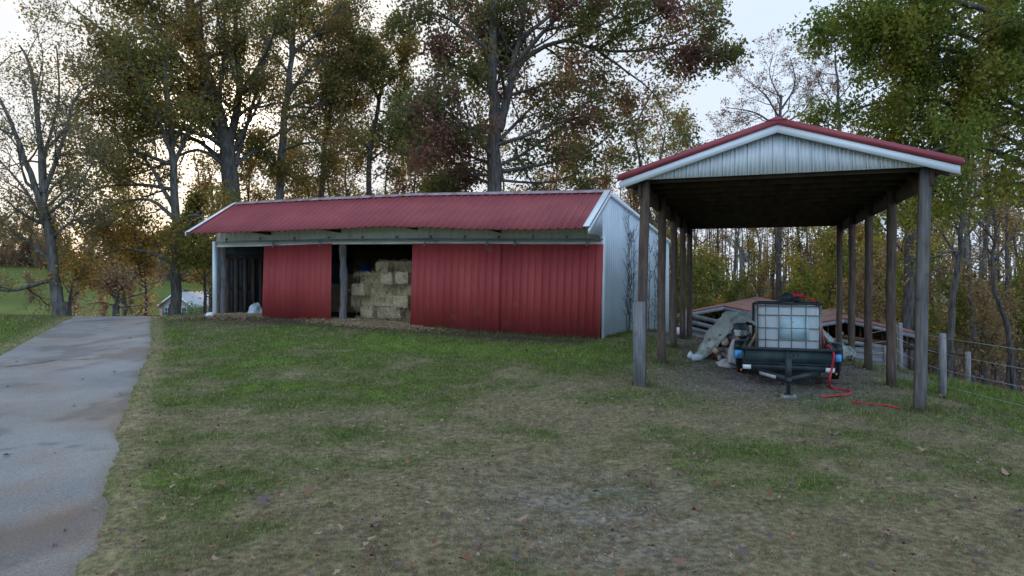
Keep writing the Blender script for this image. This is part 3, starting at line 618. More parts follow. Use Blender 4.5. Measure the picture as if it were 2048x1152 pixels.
px_tree(17,M['bark'],31,'oak_tree','largest purple leaved oak rising behind the barn centre',[(988,430),(990,340),(988,250),(985,150),(988,50),(992,-80)],.40,
  [([(996,260),(1015,190),(1032,110),(1050,20),(1060,-60)],.25),([(1022,160),(1060,110),(1130,82),(1220,102),(1330,92),(1400,50)],.15),([(1180,90),(1250,140),(1310,190),(1330,240)],.07),([(985,190),(935,150),(880,110)],.11),([(986,130),(960,60),(950,-30)],.14),([(990,330),(930,310),(860,290)],.10),([(992,345),(1080,330),(1180,300),(1240,250)],.11),([(1030,130),(1110,40),(1180,-20)],.14),([(988,270),(910,250),(830,290)],.10),([(992,290),(1080,260),(1170,210)],.11),([(1040,80),(1130,10),(1220,-30)],.12),([(988,110),(900,40),(820,10)],.12),([(1200,95),(1290,40),(1380,5)],.09),([(1130,82),(1220,40),(1300,-20)],.08),([(990,350),(900,350),(820,350)],.08),([(995,360),(1090,365),(1150,350)],.08),([(1300,95),(1380,100),(1440,90)],.05),([(1000,280),(1070,210),(1150,150)],.10),([(990,320),(920,240),(850,200)],.10),([(1000,330),(1060,300),(1140,240),(1200,180)],.09),([(985,370),(930,350),(880,370)],.08)],
  PURPLE,.18,58000,spread=.23,kids=(8,11),tkids=(5,7),dj=4,tstart=.45,up=.04)
# green oak, trunk outside the frame on the right
px_tree(18,M['bark'],21,'green_oak_tree','big green oak reaching in over the right side of the carport',[(2190,640),(2180,450),(2170,300),(2150,120),(2120,-60)],.42,
  [([(2178,430),(2080,350),(1985,300),(1900,290),(1840,315)],.14),([(2172,330),(2050,250),(1940,215),(1800,200),(1690,225)],.14),([(2160,220),(2000,130),(1850,90),(1730,60)],.15),([(2150,120),(2000,30),(1860,-10),(1760,-20)],.15),([(2170,300),(2040,210),(1900,160),(1760,140)],.13),([(2140,30),(2040,-60),(1900,-120)],.12),([(2160,240),(2070,120),(1980,60)],.13),([(2175,380),(2060,300),(1950,250),(1850,240)],.09),([(2150,150),(1950,80),(1800,30),(1720,100)],.12)],
  DGREEN,.12,80000,kids=(7,10),tkids=(4,6),dj=3,tstart=.5,up=.02,spread=.17)
# finer trees against the sky
px_tree(19,M['bark_dark'],48,'bare_tree','nearly bare round crowned tree behind the carport peak',[(1556,480),(1560,330),(1560,245),(1562,190)],.22,
  [([(1560,260),(1510,225),(1450,215)],.10),([(1560,240),(1530,190),(1480,150)],.09),([(1561,220),(1590,170),(1580,115)],.09),([(1560,250),(1610,220),(1630,170)],.08),([(1560,290),(1500,280),(1440,270)],.07),([(1562,200),(1540,150),(1545,110)],.07)],
  [(.10,.06,.05),(.14,.09,.06)],.14,3200,kids=(6,8),tkids=(3,5),maxlev=4,dj=3,spread=.1)
px_tree(20,M['bark_dark'],50,'bare_tree','thin bare tree at the left edge of the green oak crown',[(1675,480),(1680,300),(1675,180),(1670,110)],.17,
  [([(1676,220),(1640,170),(1630,120)],.06),([(1676,200),(1710,150),(1700,90)],.06),([(1678,260),(1630,230),(1610,200)],.06)],[(.10,.06,.05),(.14,.09,.06)],.14,1500,kids=(6,8),maxlev=4,dj=3,spread=.1)
px_tree(21,M['bark_dark'],46,'young_tree','thin yellowish tree between barn gable and carport roof',[(1310,520),(1315,380),(1325,300),(1330,265)],.13,
  [([(1318,350),(1280,310),(1260,280)],.05),([(1320,330),(1360,300),(1380,270)],.05),([(1316,380),(1290,370),(1260,340)],.05)],YELLOW+[(.16,.12,.06)],.16,4200,kids=(5,7),dj=2)
# small trees by the drive
px_tree(22,M['bark_dark'],27.5,'small_tree','slim dark sapling with orange leaves beside the leaning tree',[(139,634),(140,595),(147,565),(152,540)],.07,
  [([(140,600),(160,580),(185,560)],.03),([(142,590),(125,565),(110,550)],.03),([(147,565),(165,545),(170,520)],.03)],ORANGE,.12,1300,maxlev=2,kids=(5,7),dj=1,L=1.6)
px_tree(23,M['bark_dark'],28.5,'small_tree','low spreading tree with tan leaves at the end of the drive',[(232,635),(234,605),(236,580),(232,562)],.12,
  [([(234,600),(205,575),(175,575)],.045),([(235,590),(265,560),(275,545)],.05),([(236,585),(215,560),(200,545)],.04),([(233,615),(270,612),(305,605)],.04),([(235,600),(290,585),(310,570)],.04),([(233,612),(200,605),(170,610)],.035)],TANL+[(.3,.16,.06)],.11,2600,maxlev=3,kids=(4,6),dj=1.5,L=1.8,up=0)
px_tree(31,M['bark_dark'],34,'small_tree','orange leaved sapling between drive and brown oak',[(290,634),(292,590),(288,540),(280,480)],.08,
  [([(291,580),(260,540),(230,500)],.04),([(290,560),(310,520),(330,480)],.04),([(288,530),(250,480),(230,440)],.04)],ORANGE+[(.13,.11,.03)],.16,4200,maxlev=3,kids=(4,6),dj=1.5,L=2.4)
px_tree(32,M['bark_dark'],36,'small_tree','green leaved young tree behind the left end of the barn',[(408,640),(410,570),(405,500),(400,420)],.10,
  [([(409,560),(380,520),(365,500)],.04),([(408,540),(430,500),(440,460)],.04),([(406,500),(380,460),(370,420)],.05),([(405,480),(430,430),(440,400)],.05)],[(.06,.09,.022),(.09,.11,.025),(.15,.12,.03)],.16,7500,maxlev=3,kids=(5,7),dj=2,L=2.6)

# woodland: prototypes then copies
def wood_tree(seed, m, Hh, r0, cols, n, size, name, label, cat, group, maxlev=3, crown0=.35, up=.16, kids=(5,7), spread=.25, Lb=None):
    T = Tree(seed,m); r = T.r; nn = 7; pts = [np.array([0,0,-.3])]
    for i in range(1,nn): pts.append(np.array([r.normal()*.12*i*.4,r.normal()*.12*i*.4,Hh*i/(nn-1)]))
    T.limb(pts,r0,r0*.25,1,maxlev,L=Lb or Hh*.36,up=up,kids=(11,14),start=crown0,k=7); return T.finish(name,label,cat,(0,0,0),group,cols,size,n,spread)
PB = (0,0,0)
GW = 'trees of the woods behind the carport'
defs = [dict(seed=101,m=M['bark_dark'],Hh=15,r0=.17,cols=[(.20,.14,.06),(.14,.10,.05)],n=450,size=.2,name='woodland_tree',label='tall bare dark trunked tree in the woods behind the carport',cat='tree',group='bare dark trees of the woods',crown0=.4),
 dict(seed=102,m=M['bark'],Hh=17,r0=.20,cols=[(.20,.14,.06),(.14,.10,.05)],n=700,size=.2,name='woodland_tree',label='tall bare grey trunked tree in the woods behind the carport',cat='tree',group='bare grey trees of the woods',crown0=.45),
 dict(seed=103,m=M['bark_dark'],Hh=14,r0=.15,cols=YELLOW,n=3600,size=.2,name='woodland_tree',label='tall yellow leaved tree in the woods behind the carport',cat='tree',group='yellow leaved trees of the woods',crown0=.3),
 dict(seed=104,m=M['bark'],Hh=13,r0=.16,cols=BROWNG+[(.2,.12,.05)],n=3600,size=.2,name='woodland_tree',label='tall brown leaved tree in the woods behind the carport',cat='tree',group='brown leaved trees of the woods',crown0=.3),
 dict(seed=105,m=M['bark_dark'],Hh=6,r0=.07,cols=YELLOW+[(.09,.14,.02)],n=2400,size=.17,name='understory_tree',label='low yellow green understory tree among the woodland trunks',cat='small tree',group='yellow green understory trees',crown0=.15,maxlev=3),
 dict(seed=106,m=M['bark_dark'],Hh=5,r0=.06,cols=[(.15,.10,.05),(.19,.135,.06),(.11,.09,.045)],n=1600,size=.17,name='understory_tree',label='low tan leaved understory tree among the woodland trunks',cat='small tree',group='tan understory trees',crown0=.12,maxlev=3),
 dict(seed=107,m=M['bark_pale'],Hh=15,r0=.15,cols=[(.2,.14,.06)],n=250,size=.2,name='woodland_tree',label='slender pale trunked tree in the woods behind the carport',cat='tree',group='pale slender trees of the woods',crown0=.5)]
WP = [wood_tree(**k) for k in defs]; wused = [False]*len(WP); wr = random.Random(5)
def plant(k, x, y, sc, label=None, group=None):
    z = hz(x,y)-.05; a = wr.uniform(0,6.28)
    if not wused[k]: wused[k] = True; o = WP[k]; o.location = (x,y,z); o.rotation_euler = (0,0,a); o.scale = (sc,)*3
    else: o = dup(WP[k],(x,y,z),a,sc)
    if label: o['label'] = label; o['group'] = group
    return o
xs = np.linspace(1240,2330,96)
for i,px in enumerate(xs):
    d = wr.choice([36,42,47,52,58,64,70])+wr.uniform(-3,3)
    if 1340 < px < 1830 and d < 44: d += 12
    px += wr.uniform(-9,9); k = wr.choice([0,0,0,1,1,1,6,6,2,3])
    if px < 1400: k = wr.choice([0,1,3,2,6]); 
    plant(k,(px-1024)/F*d,d,wr.uniform(.62,.92) if px < 1850 else wr.uniform(.8,1.15))
for px,d,k,sc in ((1405,40,4,1.0),(1440,43,4,1.1),(1470,41,4,.9),(1425,48,4,1.1),(1380,44,4,1.),(1620,44,4,1.1),(1660,40,4,1.2),(1700,38,4,1.25),(1745,39,4,1.2),(1780,36,4,1.1),(1825,40,5,1.1),(1860,34,5,1.2),(1905,38,4,1.1),(1545,52,5,1.1),(1590,50,4,1.0),(1500,50,5,1.),(1940,42,5,1.3),(1990,36,5,1.2),(2040,40,4,1.1),(1720,31,5,1.05),(1760,30,5,.9),(1830,32,4,1.1),(1680,50,4,1.6),(1730,48,4,1.5),(1640,52,4,1.4),(1350,42,4,1.2),(1300,44,5,1.3),(1260,42,4,1.3),(1960,30,5,.9),(2090,32,5,1.1),(2140,36,4,1.2)):
    plant(k,(px-1024)/F*d,d,sc)
px_tree(24,M['bark'],26,'woodland_tree','near dark trunk with spreading bare limbs right of the carport',[(1895,700),(1905,600),(1920,500),(1925,420),(1950,340)],.16,
  [([(1915,520),(1880,460),(1850,430)],.06),([(1920,490),(1960,440),(2010,410)],.06),([(1925,440),(1890,390),(1880,340)],.06)],[(.2,.13,.05)],.12,1200,kids=(6,8),dj=2,maxlev=3,cat='tree')
px_tree(25,M['bark_dark'],29,'woodland_tree','thick dark trunk seen between the last two carport posts',[(1812,700),(1815,580),(1818,480),(1822,380),(1825,300)],.28,
  [([(1817,520),(1780,470),(1750,440)],.06),([(1820,470),(1860,430),(1880,390)],.06)],[(.2,.16,.05),(.13,.13,.03)],.13,1800,kids=(5,7),dj=2,maxlev=3)
px_tree(26,M['bark_dark'],28,'woodland_tree','crooked leaning trunk at the right edge of the woods',[(2030,760),(2015,660),(1985,560),(1990,450),(1965,330)],.13,
  [([(1990,520),(2030,460),(2060,400)],.06),([(1987,480),(1950,440),(1920,430)],.05)],[(.2,.13,.05)],.12,900,kids=(5,7),dj=2,maxlev=3)
# far wood mass closing the view under the crowns, and far hilltop trees
b = MB(); r2 = np.random.default_rng(77); n = 9000
px = r2.uniform(1150,2500,n); d = r2.uniform(66,95,n); x = (px-1024)/F*d; z = H(x,d)+np.abs(r2.normal(size=n))*2.2
leaves(b,np.stack([x,d,z],1),.34,[(.06,.058,.025),(.10,.075,.04),(.12,.095,.04),(.07,.052,.04)],.8,24000,r2)
o = b.build('far_wood',M['leaf']); tag(o,'brown and yellow foliage mass deep in the woods','woods',kind='stuff')
b = MB()
for i in range(420):
    d_ = wr.uniform(62,92); x_ = (wr.uniform(1180,2450)-1024)/F*d_; z_ = hz(x_,d_); hh = wr.uniform(7,14); k = wr.uniform(-.8,.8)
    b.tube([(x_,d_,z_-.2),(x_+k*.4,d_,z_+hh*.5),(x_+k,d_,z_+hh)],[wr.uniform(.08,.2),.09,.03],5,cap=False)
tag(b.build('far_trunks',M['bark']),'dense thin trunks deep in the woods','woods',kind='stuff')
# undergrowth twigs along the edge of the wood
b = MB()
for i in range(1500):
    d_ = wr.uniform(27,60); x_ = (wr.uniform(1250,2200)-1024)/F*d_
    if x_ < 7+.3*(d_-27): continue
    z_ = hz(x_,d_); h_ = wr.uniform(.4,1.8); a = wr.uniform(0,6.28)
    b.tube([(x_,d_,z_),(x_+math.cos(a)*.25*h_,d_+math.sin(a)*.2,z_+h_*.6),(x_+math.cos(a)*.6*h_,d_+math.sin(a)*.4,z_+h_)],[.014,.010,.004],3,cap=False)
tag(b.build('undergrowth',M['brush']),'brown twiggy brush along the woodland floor','undergrowth',kind='stuff')
HT = wood_tree(201,M['bark'],11,.2,[(.16,.10,.07),(.20,.13,.08),(.12,.10,.05)],2600,.42,'hilltop_tree','rusty brown tree far off on the hilltop field edge','tree','far hilltop trees',spread=.6,crown0=.02)
b = MB(); n = 7000; px = r2.uniform(-200,520,n); d = r2.uniform(178,205,n); x = (px-1024)/F*d; z = H(x,d)+np.abs(r2.normal(size=n))*2.6*(.5+vnoise(x*.12,d*.12,4))
leaves(b,np.stack([x,d,z],1),.8,[(.07,.055,.045),(.10,.07,.05),(.08,.075,.04)],.8,16000,r2); tag(b.build('hilltop_wood',M['leaf']),'brown line of bushes along the hilltop field edge','woods',kind='stuff')
first = True
for px,d,sc in [(wr.uniform(-150,470),wr.uniform(168,200),wr.uniform(.5,1.15)) for _ in range(60)]:
    x = (px-1024)/F*d
    if first: HT.location = (x,d,hz(x,d)); HT.scale = (sc,)*3; first = False
    else: dup(HT,(x,d,hz(x,d)-.1),wr.uniform(0,6),sc)
for px,d,sc in ((150,120,.5),(205,115,.45),(262,125,.5),(60,130,.5)):
    x = (px-1024)/F*d; dup(HT,(x,d,hz(x,d)-.1),wr.uniform(0,6),sc,'lone brown tree standing out in the green field','trees in the field')
# wood trees behind the barn at left (fill low sky gaps)
LT = wood_tree(202,M['bark_dark'],15,.2,OLIVE+[(.16,.10,.03)],6000,.2,'tree_behind_barn','olive tree filling the gap behind the barn roof','tree','trees behind the barn',spread=.35,crown0=.12)
first = True
for px,d,sc in ((250,48,.9),(1120,50,.95),(1210,47,.85),(1000,52,.95),(860,52,1.),(660,50,1.),(420,50,.9),(500,44,.85),(610,46,.8),(700,45,.85),(830,44,.8),(900,46,.75),(1085,46,.7),(1160,43,.65),(780,50,.9),(560,50,.95)):
    x = (px-1024)/F*d
    if first: LT.location = (x,d,hz(x,d)); LT.scale = (sc,)*3; first = False
    else: dup(LT,(x,d,hz(x,d)-.1),wr.uniform(0,6),sc)
# bush by the distant house
q = P(410,628,60); T = Tree(300,M['bark_dark']); base = np.array([q[0],q[1],hz(q[0],q[1])])
for k in range(9):
    a = k*.7; T.grow(base,np.array([math.cos(a)*.5,math.sin(a)*.5,1.]),3.6,.05,2,3,kids=(5,7))
T.finish('bush','dark green bush between the distant house and the barn corner','bush',base,None,[(.03,.065,.02),(.05,.085,.025)],.2,4200,.28)

# ---------------------------------------------------------------- carport
cp = Frame((2.38,12.2,0),math.atan2(.324,.946)); CWd = 4.38; CLn = 10.4
car = empty('carport', cp.p(CWd/2,CLn/2,0), 'tall open pole carport with red metal roof and white gable', 'carport')
zb = 3.85; SL = .31; mid = CWd/2; half = mid+.40; zap = 4.62
def rz(x): return zap-SL*abs(x-mid)
nS = np.array([cp.r*SL*s+np.array([0,0,1]) for s in (-1,1)])
for s in (-1,1):
    o = sheet('roof_panel', M['red_carport'], car, (lambda p,s=s: cp.p(mid+s*half*1.012,p,rz(mid+half)+.095)), (lambda p,s=s: cp.p(mid,p,zap+.095)), (0,0,1), -.33, CLn+.3, .23, h=.025, nrow=1, th=.02)
b = MB()
for s in (-1,1):
    for y0 in (-.345,CLn+.29):
        b = MB(); b.prism([cp.p(mid,y0,zap+.125),cp.p(mid+s*(half+.04),y0,rz(mid+half)+.115),cp.p(mid+s*(half+.04),y0,rz(mid+half)+.0),cp.p(mid,y0,zap+.01)],cp.f*.03); b.build('red_edge_trim', M['red_carport'], car)
b = MB()
b.prism([cp.p(mid-.16,-.352,zap+.085),cp.p(mid,-.352,zap+.145),cp.p(mid+.16,-.352,zap+.085)],cp.f*(CLn+.69))
b.build('ridge_cap', M['red_carport'], car)
b = MB()
for s in (-1,1):
    for y0 in (-.325,CLn+.27):
        b = MB(); b.prism([cp.p(mid,y0,zap+.012),cp.p(mid+s*half,y0,rz(mid+half)+.0),cp.p(mid+s*half,y0,rz(mid+half)-.13),cp.p(mid,y0,zap-.115)],cp.f*.03); b.build('fascia', M['trim'], car)
for y0,sg in ((-.16,-1),(CLn+.12,1)):
    sheet('gable_wall', M['cream_metal'] if sg > 0 else M['gable'], car, lambda p: cp.p(p,y0,zb), lambda p: cp.p(p,y0,max(rz(p)-.02,zb+.001)), cp.f*sg, -.08, CWd+.08, .20, groove=.016, h=.016)
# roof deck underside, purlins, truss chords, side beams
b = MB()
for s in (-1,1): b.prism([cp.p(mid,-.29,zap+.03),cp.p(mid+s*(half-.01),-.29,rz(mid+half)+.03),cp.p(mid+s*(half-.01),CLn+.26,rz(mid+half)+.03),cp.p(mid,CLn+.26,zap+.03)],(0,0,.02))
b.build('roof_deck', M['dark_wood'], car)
for s in (-1,1):
    for k in range(5):
        x = mid+s*(.25+k*.56); b = MB(); b.bar(cp.p(x,-.12,rz(x)-.01),cp.p(x,CLn+.1,rz(x)-.01),.09,.045); b.build('purlin', M['dark_wood'], car)
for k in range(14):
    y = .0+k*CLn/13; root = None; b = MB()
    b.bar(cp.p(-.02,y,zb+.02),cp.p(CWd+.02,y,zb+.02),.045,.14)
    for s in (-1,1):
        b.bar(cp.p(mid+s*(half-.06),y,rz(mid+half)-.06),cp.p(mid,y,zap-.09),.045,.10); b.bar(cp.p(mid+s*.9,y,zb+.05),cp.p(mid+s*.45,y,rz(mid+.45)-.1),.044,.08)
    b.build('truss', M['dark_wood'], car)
for x in (-.09,CWd+.09):
    b = MB(); b.bar(cp.p(x,-.10,zb-.15),cp.p(x,CLn+.1,zb-.15),.05,.28); tag(b.build('side_beam', M['post'], car))
b = MB(); b.bar(cp.p(-.02,CLn+.10,zb-.03),cp.p(CWd+.02,CLn+.10,zb-.03),.05,.22); b.build('end_beam', M['dark_wood'], car)
for sx in (0,CWd):
    for k in range(5):
        y = k*2.6; q = cp.p(sx,y,0); g = hz(q[0],q[1]); w = .076; lean = .03*math.sin(k*2.1+sx)
        b = MB(); f2 = Frame((q[0],q[1],0),math.atan2(.324,.946)+lean)
        n_ = 10; zz = np.linspace(g-.15,zb+.02 if k else zb-.0,n_)
        G_ = [[f2.p(i*w+.006*math.sin(z*2.2+k)+(0 if sx else .0)+(zb-z)*(-.02 if k == 0 else -.004),j*w+.005*math.cos(z*1.7+k),z) for i,j in ((-1,-1),(1,-1),(1,1),(-1,1))] for z in zz]
        V = np.array(G_).reshape(-1,3); fs = [[r_*4+c_,r_*4+(c_+1)%4,(r_+1)*4+(c_+1)%4,(r_+1)*4+c_] for r_ in range(n_-1) for c_ in range(4)]
        b.add(V,[np.array(fs),np.array([[3,2,1,0]]),np.array([[n_*4-4,n_*4-3,n_*4-2,n_*4-1]])])
        o = b.build('post', M['post_dark'] if (k == 0 and sx) else M['post'], car)
        if k == 0 and not sx:
            b = MB(); f3 = Frame((q[0],q[1],0),math.atan2(.324,.946)); b.hexa([f3.p(x_,y_,z_) for z_ in (g-.15,1.70) for x_,y_ in ((-.19,-.185),(.02,-.185),(.02,-.095),(-.19,-.095))]); tag(b.build('post', M['post_mid'], car),'short pale post bolted in front of the near left post')

# ---------------------------------------------------------------- trailer
tg = hz(4.74,11.7); tf = Frame((4.74,11.7,tg-.0),math.radians(21.4))
trl = empty('utility_trailer', tf.p(0,2.6,0), 'black single axle utility trailer with ramp gate parked under the carport', 'trailer')
W2 = .80; y0 = 1.25; y1 = 4.85; zf = .44-tg; zt_ = .76-tg+.0
zf = .42; zt_ = .72
b = MB(); b.box(tf,-W2+.04,W2-.04,y0,y0+.012,zf,zt_-.03); b.build('front_panel', M['panel'], trl)
b = MB(); b.bar(tf.p(-W2-.02,y0,zt_),tf.p(W2+.02,y0,zt_),.05,.06); b.bar(tf.p(-W2,y0-.02,zf-.04),tf.p(W2,y0-.02,zf-.04),.06,.13)
b.bar(tf.p(-W2,y0-.055,zf+.035),tf.p(W2,y0-.055,zf+.035),.03,.02)
for s in (-1,1):
    b.bar(tf.p(s*W2,y0,zt_),tf.p(s*W2,y1,zt_),.05,.05); b.bar(tf.p(s*W2,y0+.03,zf-.04),tf.p(s*W2,y1,zf-.04),.05,.11)
    for yy in (y0+.03,y0+1.2,y0+2.4,y1-.03): b.bar(tf.p(s*W2,yy,zf),tf.p(s*W2,yy,zt_-.03),.045,.045)
b.bar(tf.p(-W2,y1,zf-.04),tf.p(W2,y1,zf-.04),.05,.11); b.bar(tf.p(0,y0-.035,zf),tf.p(0,y0-.035,zt_-.03),.06,.04)
b.build('frame', M['black'], trl)
b = MB(); b.box(tf,-W2+.03,W2-.03,y0+.03,y1-.03,zf-.02,zf+.015); b.build('deck', M['dark_wood'], trl)
b = MB()
for s in (-1,1): b.bar(tf.p(s*.55,y0+.05,zf-.12),tf.p(s*.03,.22,zf-.12),.05,.09)
b.bar(tf.p(0,.35,zf-.11),tf.p(0,-.12,zf-.10),.08,.08); b.tube([tf.p(0,-.12,zf-.09),tf.p(0,-.2,zf-.075),tf.p(0,-.26,zf-.09)],[.035,.05,.045],10); b.build('tongue', M['black'], trl)
b = MB(); b.bar(tf.p(0,.1,.06),tf.p(0,.1,zf+.02),.05,.05,up=(0,1,0)); b.bar(tf.p(0,.1,zf-.16),tf.p(0,.1,zt_-.04),.085,.085,up=(0,1,0)); b.bar(tf.p(0,.1,zt_-.05),tf.p(.16,.1,zt_-.03),.02); b.box(tf,-.07,.07,.03,.17,.05,.065)
jk = b.build('tongue_jack', M['black'], trl)
b = MB(); b.box(tf,-.13,.13,-.03,.23,-.02,.048); tag(b.build('wood_block', M['post_grey']),'small pale wood block under the trailer jack foot','block')
yax = 2.85
for s in (-1,1):
    gz = hz(*tf.p(s*1.0,yax,0)[:2])-tg; R_ = .34; prof = [(.0,.17),(.02,.22),(.03,.30),(.055,.335),(.10,.34),(.145,.335),(.17,.30),(.18,.22),(.2,.17)]; n_ = 28
    cz = max(gz,0)+R_-.01
    xo = s*(W2+.02)
    b = MB(); V = [tf.p(xo+s*x_,yax+r_*math.cos(a),cz+r_*math.sin(a)) for x_,r_ in prof for a in np.linspace(0,2*math.pi,n_,endpoint=False)]
    i = np.arange(len(prof)-1)[:,None]*n_; j = np.arange(n_)[None,:]; b.add(V,np.stack([i+j,i+(j+1)%n_,i+n_+(j+1)%n_,i+n_+j],-1).reshape(-1,4))
    for a in np.linspace(0,2*math.pi,40,endpoint=False):       # tread lugs
        for x_ in (.045,.13): b.bar(tf.p(xo+s*x_,yax+.338*math.cos(a),cz+.338*math.sin(a)),tf.p(xo+s*(x_+.03),yax+.343*math.cos(a+.04),cz+.343*math.sin(a+.04)),.02,.012)
    w_ = b.build('wheel', M['tyre'], trl, smooth=False)
    b = MB(); b.tube([tf.p(xo+s*.04,yax,cz),tf.p(xo+s*.15,yax,cz),tf.p(xo+s*.165,yax,cz)],[.18,.18,.06],18); b.build('rim', M['white_paint'], w_)
    # fender
    b = MB(); fx0,fx1 = s*(W2+.025),s*(W2+.225); pr = [(-.48,.0),(-.40,.22),(-.26,.33),(.26,.33),(.40,.22),(.48,.0)]; fz = zf-.03
    for (ya,za),(yb,zb_) in zip(pr,pr[1:]): b.prism([tf.p(fx0,yax+ya,fz+za),tf.p(fx1,yax+ya,fz+za),tf.p(fx1,yax+yb,fz+zb_),tf.p(fx0,yax+yb,fz+zb_)],(0,0,.012))
    b.prism([tf.p(fx1,yax+ya,fz+za) for ya,za in pr],tf.r*s*.01)
    fd = b.build('fender', M['black'], trl)
    b = MB(); a0,a1 = (-W2-.22,-W2-.06) if s < 0 else (W2+.08,W2+.20)
    b.box(tf,a0,a1,yax-.515,yax-.50,zf-.02,zf+.15 if s < 0 else zf+.13); st = b.build('sticker', M['sky_sticker'], fd)
    if s < 0:
        b = MB()                  # the letters J and I on the sticker
        for (xa,za,xb,zb_) in ((.06,.03,.09,.03),(.09,.03,.09,.13),(.13,.03,.13,.13),(.06,.03,.06,.055)): b.bar(tf.p(a0+xa,yax-.519,zf-.02+za),tf.p(a0+xb,yax-.519,zf-.02+zb_),.008,.012)
        b.build('lettering', M['text_dark'], st)
    b = MB(); b.box(tf,s*W2-.10*(s > 0)*1.5+(0 if s > 0 else 0.0),s*W2+(.0 if s > 0 else .15),y0-.064,y0-.056,zf-.09,zf-.01); b.build('reflector_label', M['white_paint'], trl)
    b = MB(); b.box(tf,s*(W2+.03)-.015,s*(W2+.03)+.015,y0-.03,y0-.01,zf-.14,zf-.10); b.build('marker_light', M['orange'], trl)
b = MB(); b.prism([tf.p(-.46,.98,zf-.155),tf.p(-.17,.46,zf-.155),tf.p(-.17,.46,zf-.095),tf.p(-.46,.98,zf-.095)],-tf.r*.006-tf.f*.004); b.V = [v-tf.f*.035-tf.r*.03 for v in b.V]
b.build('tongue_label', M['bag'], trl)
b = MB(); b.bar(tf.p(-W2-.1,yax,.33),tf.p(W2+.1,yax,.33),.06); b.build('axle', M['black'], trl)
for xa in (.33,.40):          # the same faint letters stencilled on the front panel
    b = MB(); b.bar(tf.p(xa-.22,y0-.006,zt_-.12),tf.p(xa-.22,y0-.006,zt_-.06),.012,.006)
    if xa == .33: b.bar(tf.p(xa-.25,y0-.006,zt_-.12),tf.p(xa-.22,y0-.006,zt_-.12),.006,.012,up=(0,0,1))
    b.build('lettering', M['text_dark'], trl)
# ramp gate standing up at the back
b = MB(); zg = 1.47
for x_ in (-W2+.07,W2-.07): b.bar(tf.p(x_,y1,zf),tf.p(x_,y1,zg),.05,.05,up=(0,1,0))
b.bar(tf.p(-W2+.07,y1,zg),tf.p(W2-.07,y1,zg),.05); b.bar(tf.p(-W2+.07,y1,zf+.5),tf.p(W2-.07,y1,zf+.5),.035)
for k in range(1,4): b.bar(tf.p(-W2+k*.415,y1,zf),tf.p(-W2+k*.415,y1,zg),.03,.03,up=(0,1,0))
b.build('ramp_gate', M['black'], trl)
# IBC tote
tx = -.60+.02; ty = 2.25; TWd = 1.20; TD = 1.0; tz0 = zf+.015; TH = 1.10
tote = empty('liquid_tote', tf.p(.02,ty+.5,tz0), 'white caged plastic liquid tote standing on the black trailer', 'tote')
def rbox(b, fr, x0,x1,y0,y1,z0,z1,r,n=5):
    zs = [(z0,r*.8),(z0+r*.25,r*.25),(z0+r*.9,0),(z1-r*.9,0),(z1-r*.45,r*.13),(z1-r*.15,r*.5),(z1,r*1.1)]
    rings = []
    for z,i_ in zs:
        ring = []
        for cx,cy,a0 in ((x1-r,y1-r,0),(x0+r,y1-r,90),(x0+r,y0+r,180),(x1-r,y0+r,270)):
            for k in range(n+1):
                a = math.radians(a0+90*k/n); rr = max(r-i_,.01); ring.append(fr.p(cx+rr*math.cos(a),cy+rr*math.sin(a),z))
        rings.append(ring)
    m_ = len(rings[0]); V = np.array(rings).reshape(-1,3); i = np.arange(len(rings)-1)[:,None]*m_; j = np.arange(m_)[None,:]
    b.add(V,[np.stack([i+j,i+(j+1)%m_,i+m_+(j+1)%m_,i+m_+j],-1).reshape(-1,4),np.arange(m_)[None,::-1],(len(rings)-1)*m_+np.arange(m_)[None,:]])
b = MB(); rbox(b,tf,tx+.03,tx+TWd-.03,ty+.03,ty+TD-.03,tz0+.12,tz0+TH-.02,.10); b.tube([tf.p(.02,ty+.5,tz0+TH-.04),tf.p(.02,ty+.5,tz0+TH+.02)],.11,16); b.build('tank', M['tank'], tote, smooth=True)
b = MB()
for z in (.14,.38,.62,.88,1.07):
    zz = tz0+z
    b.tube([tf.p(tx,ty,zz),tf.p(tx+TWd,ty,zz),tf.p(tx+TWd,ty+TD,zz),tf.p(tx,ty+TD,zz),tf.p(tx,ty,zz)],.011,6)
for x_ in (.0,.17,.42,.66,.72+.21,1.19): b.tube([tf.p(tx+x_,ty-.014,tz0+.08),tf.p(tx+x_,ty-.014,tz0+TH)],.010,6); b.tube([tf.p(tx+x_,ty+TD,tz0+.08),tf.p(tx+x_,ty+TD,tz0+TH)],.010,6)
for y_ in (.0,.25,.5,.75,1.0):
    for xx in (tx-.014,tx+TWd+.014): b.tube([tf.p(xx,ty+y_,tz0+.08),tf.p(xx,ty+y_,tz0+TH)],.010,6)
b.build('cage', M['cage'], tote)
b = MB(); b.bar(tf.p(tx-.02,ty+.0,tz0+TH+.015),tf.p(tx+TWd+.02,ty+.0,tz0+TH+.015),.05,.04); b.bar(tf.p(tx-.02,ty+TD,tz0+TH+.015),tf.p(tx+TWd+.02,ty+TD,tz0+TH+.015),.05,.04)
for s in (tx-.02,tx+TWd+.02): b.bar(tf.p(s,ty,tz0+TH+.015),tf.p(s,ty+TD,tz0+TH+.015),.04,.04)
b.build('top_rail', M['black'], tote)
b = MB(); b.box(tf,tx,tx+TWd,ty,ty+TD,tz0+.0,tz0+.03)
for x_ in (.05,.55,1.05): b.box(tf,tx+x_,tx+x_+.1,ty,ty+TD,tz0+.03,tz0+.11)
b.build('pallet', M['cage'], tote)
b = MB(); b.box(tf,tx+.41,tx+.98,ty-.004,ty+.004,tz0+.40,tz0+.86); lb = b.build('label_plate', M['label'], tote)
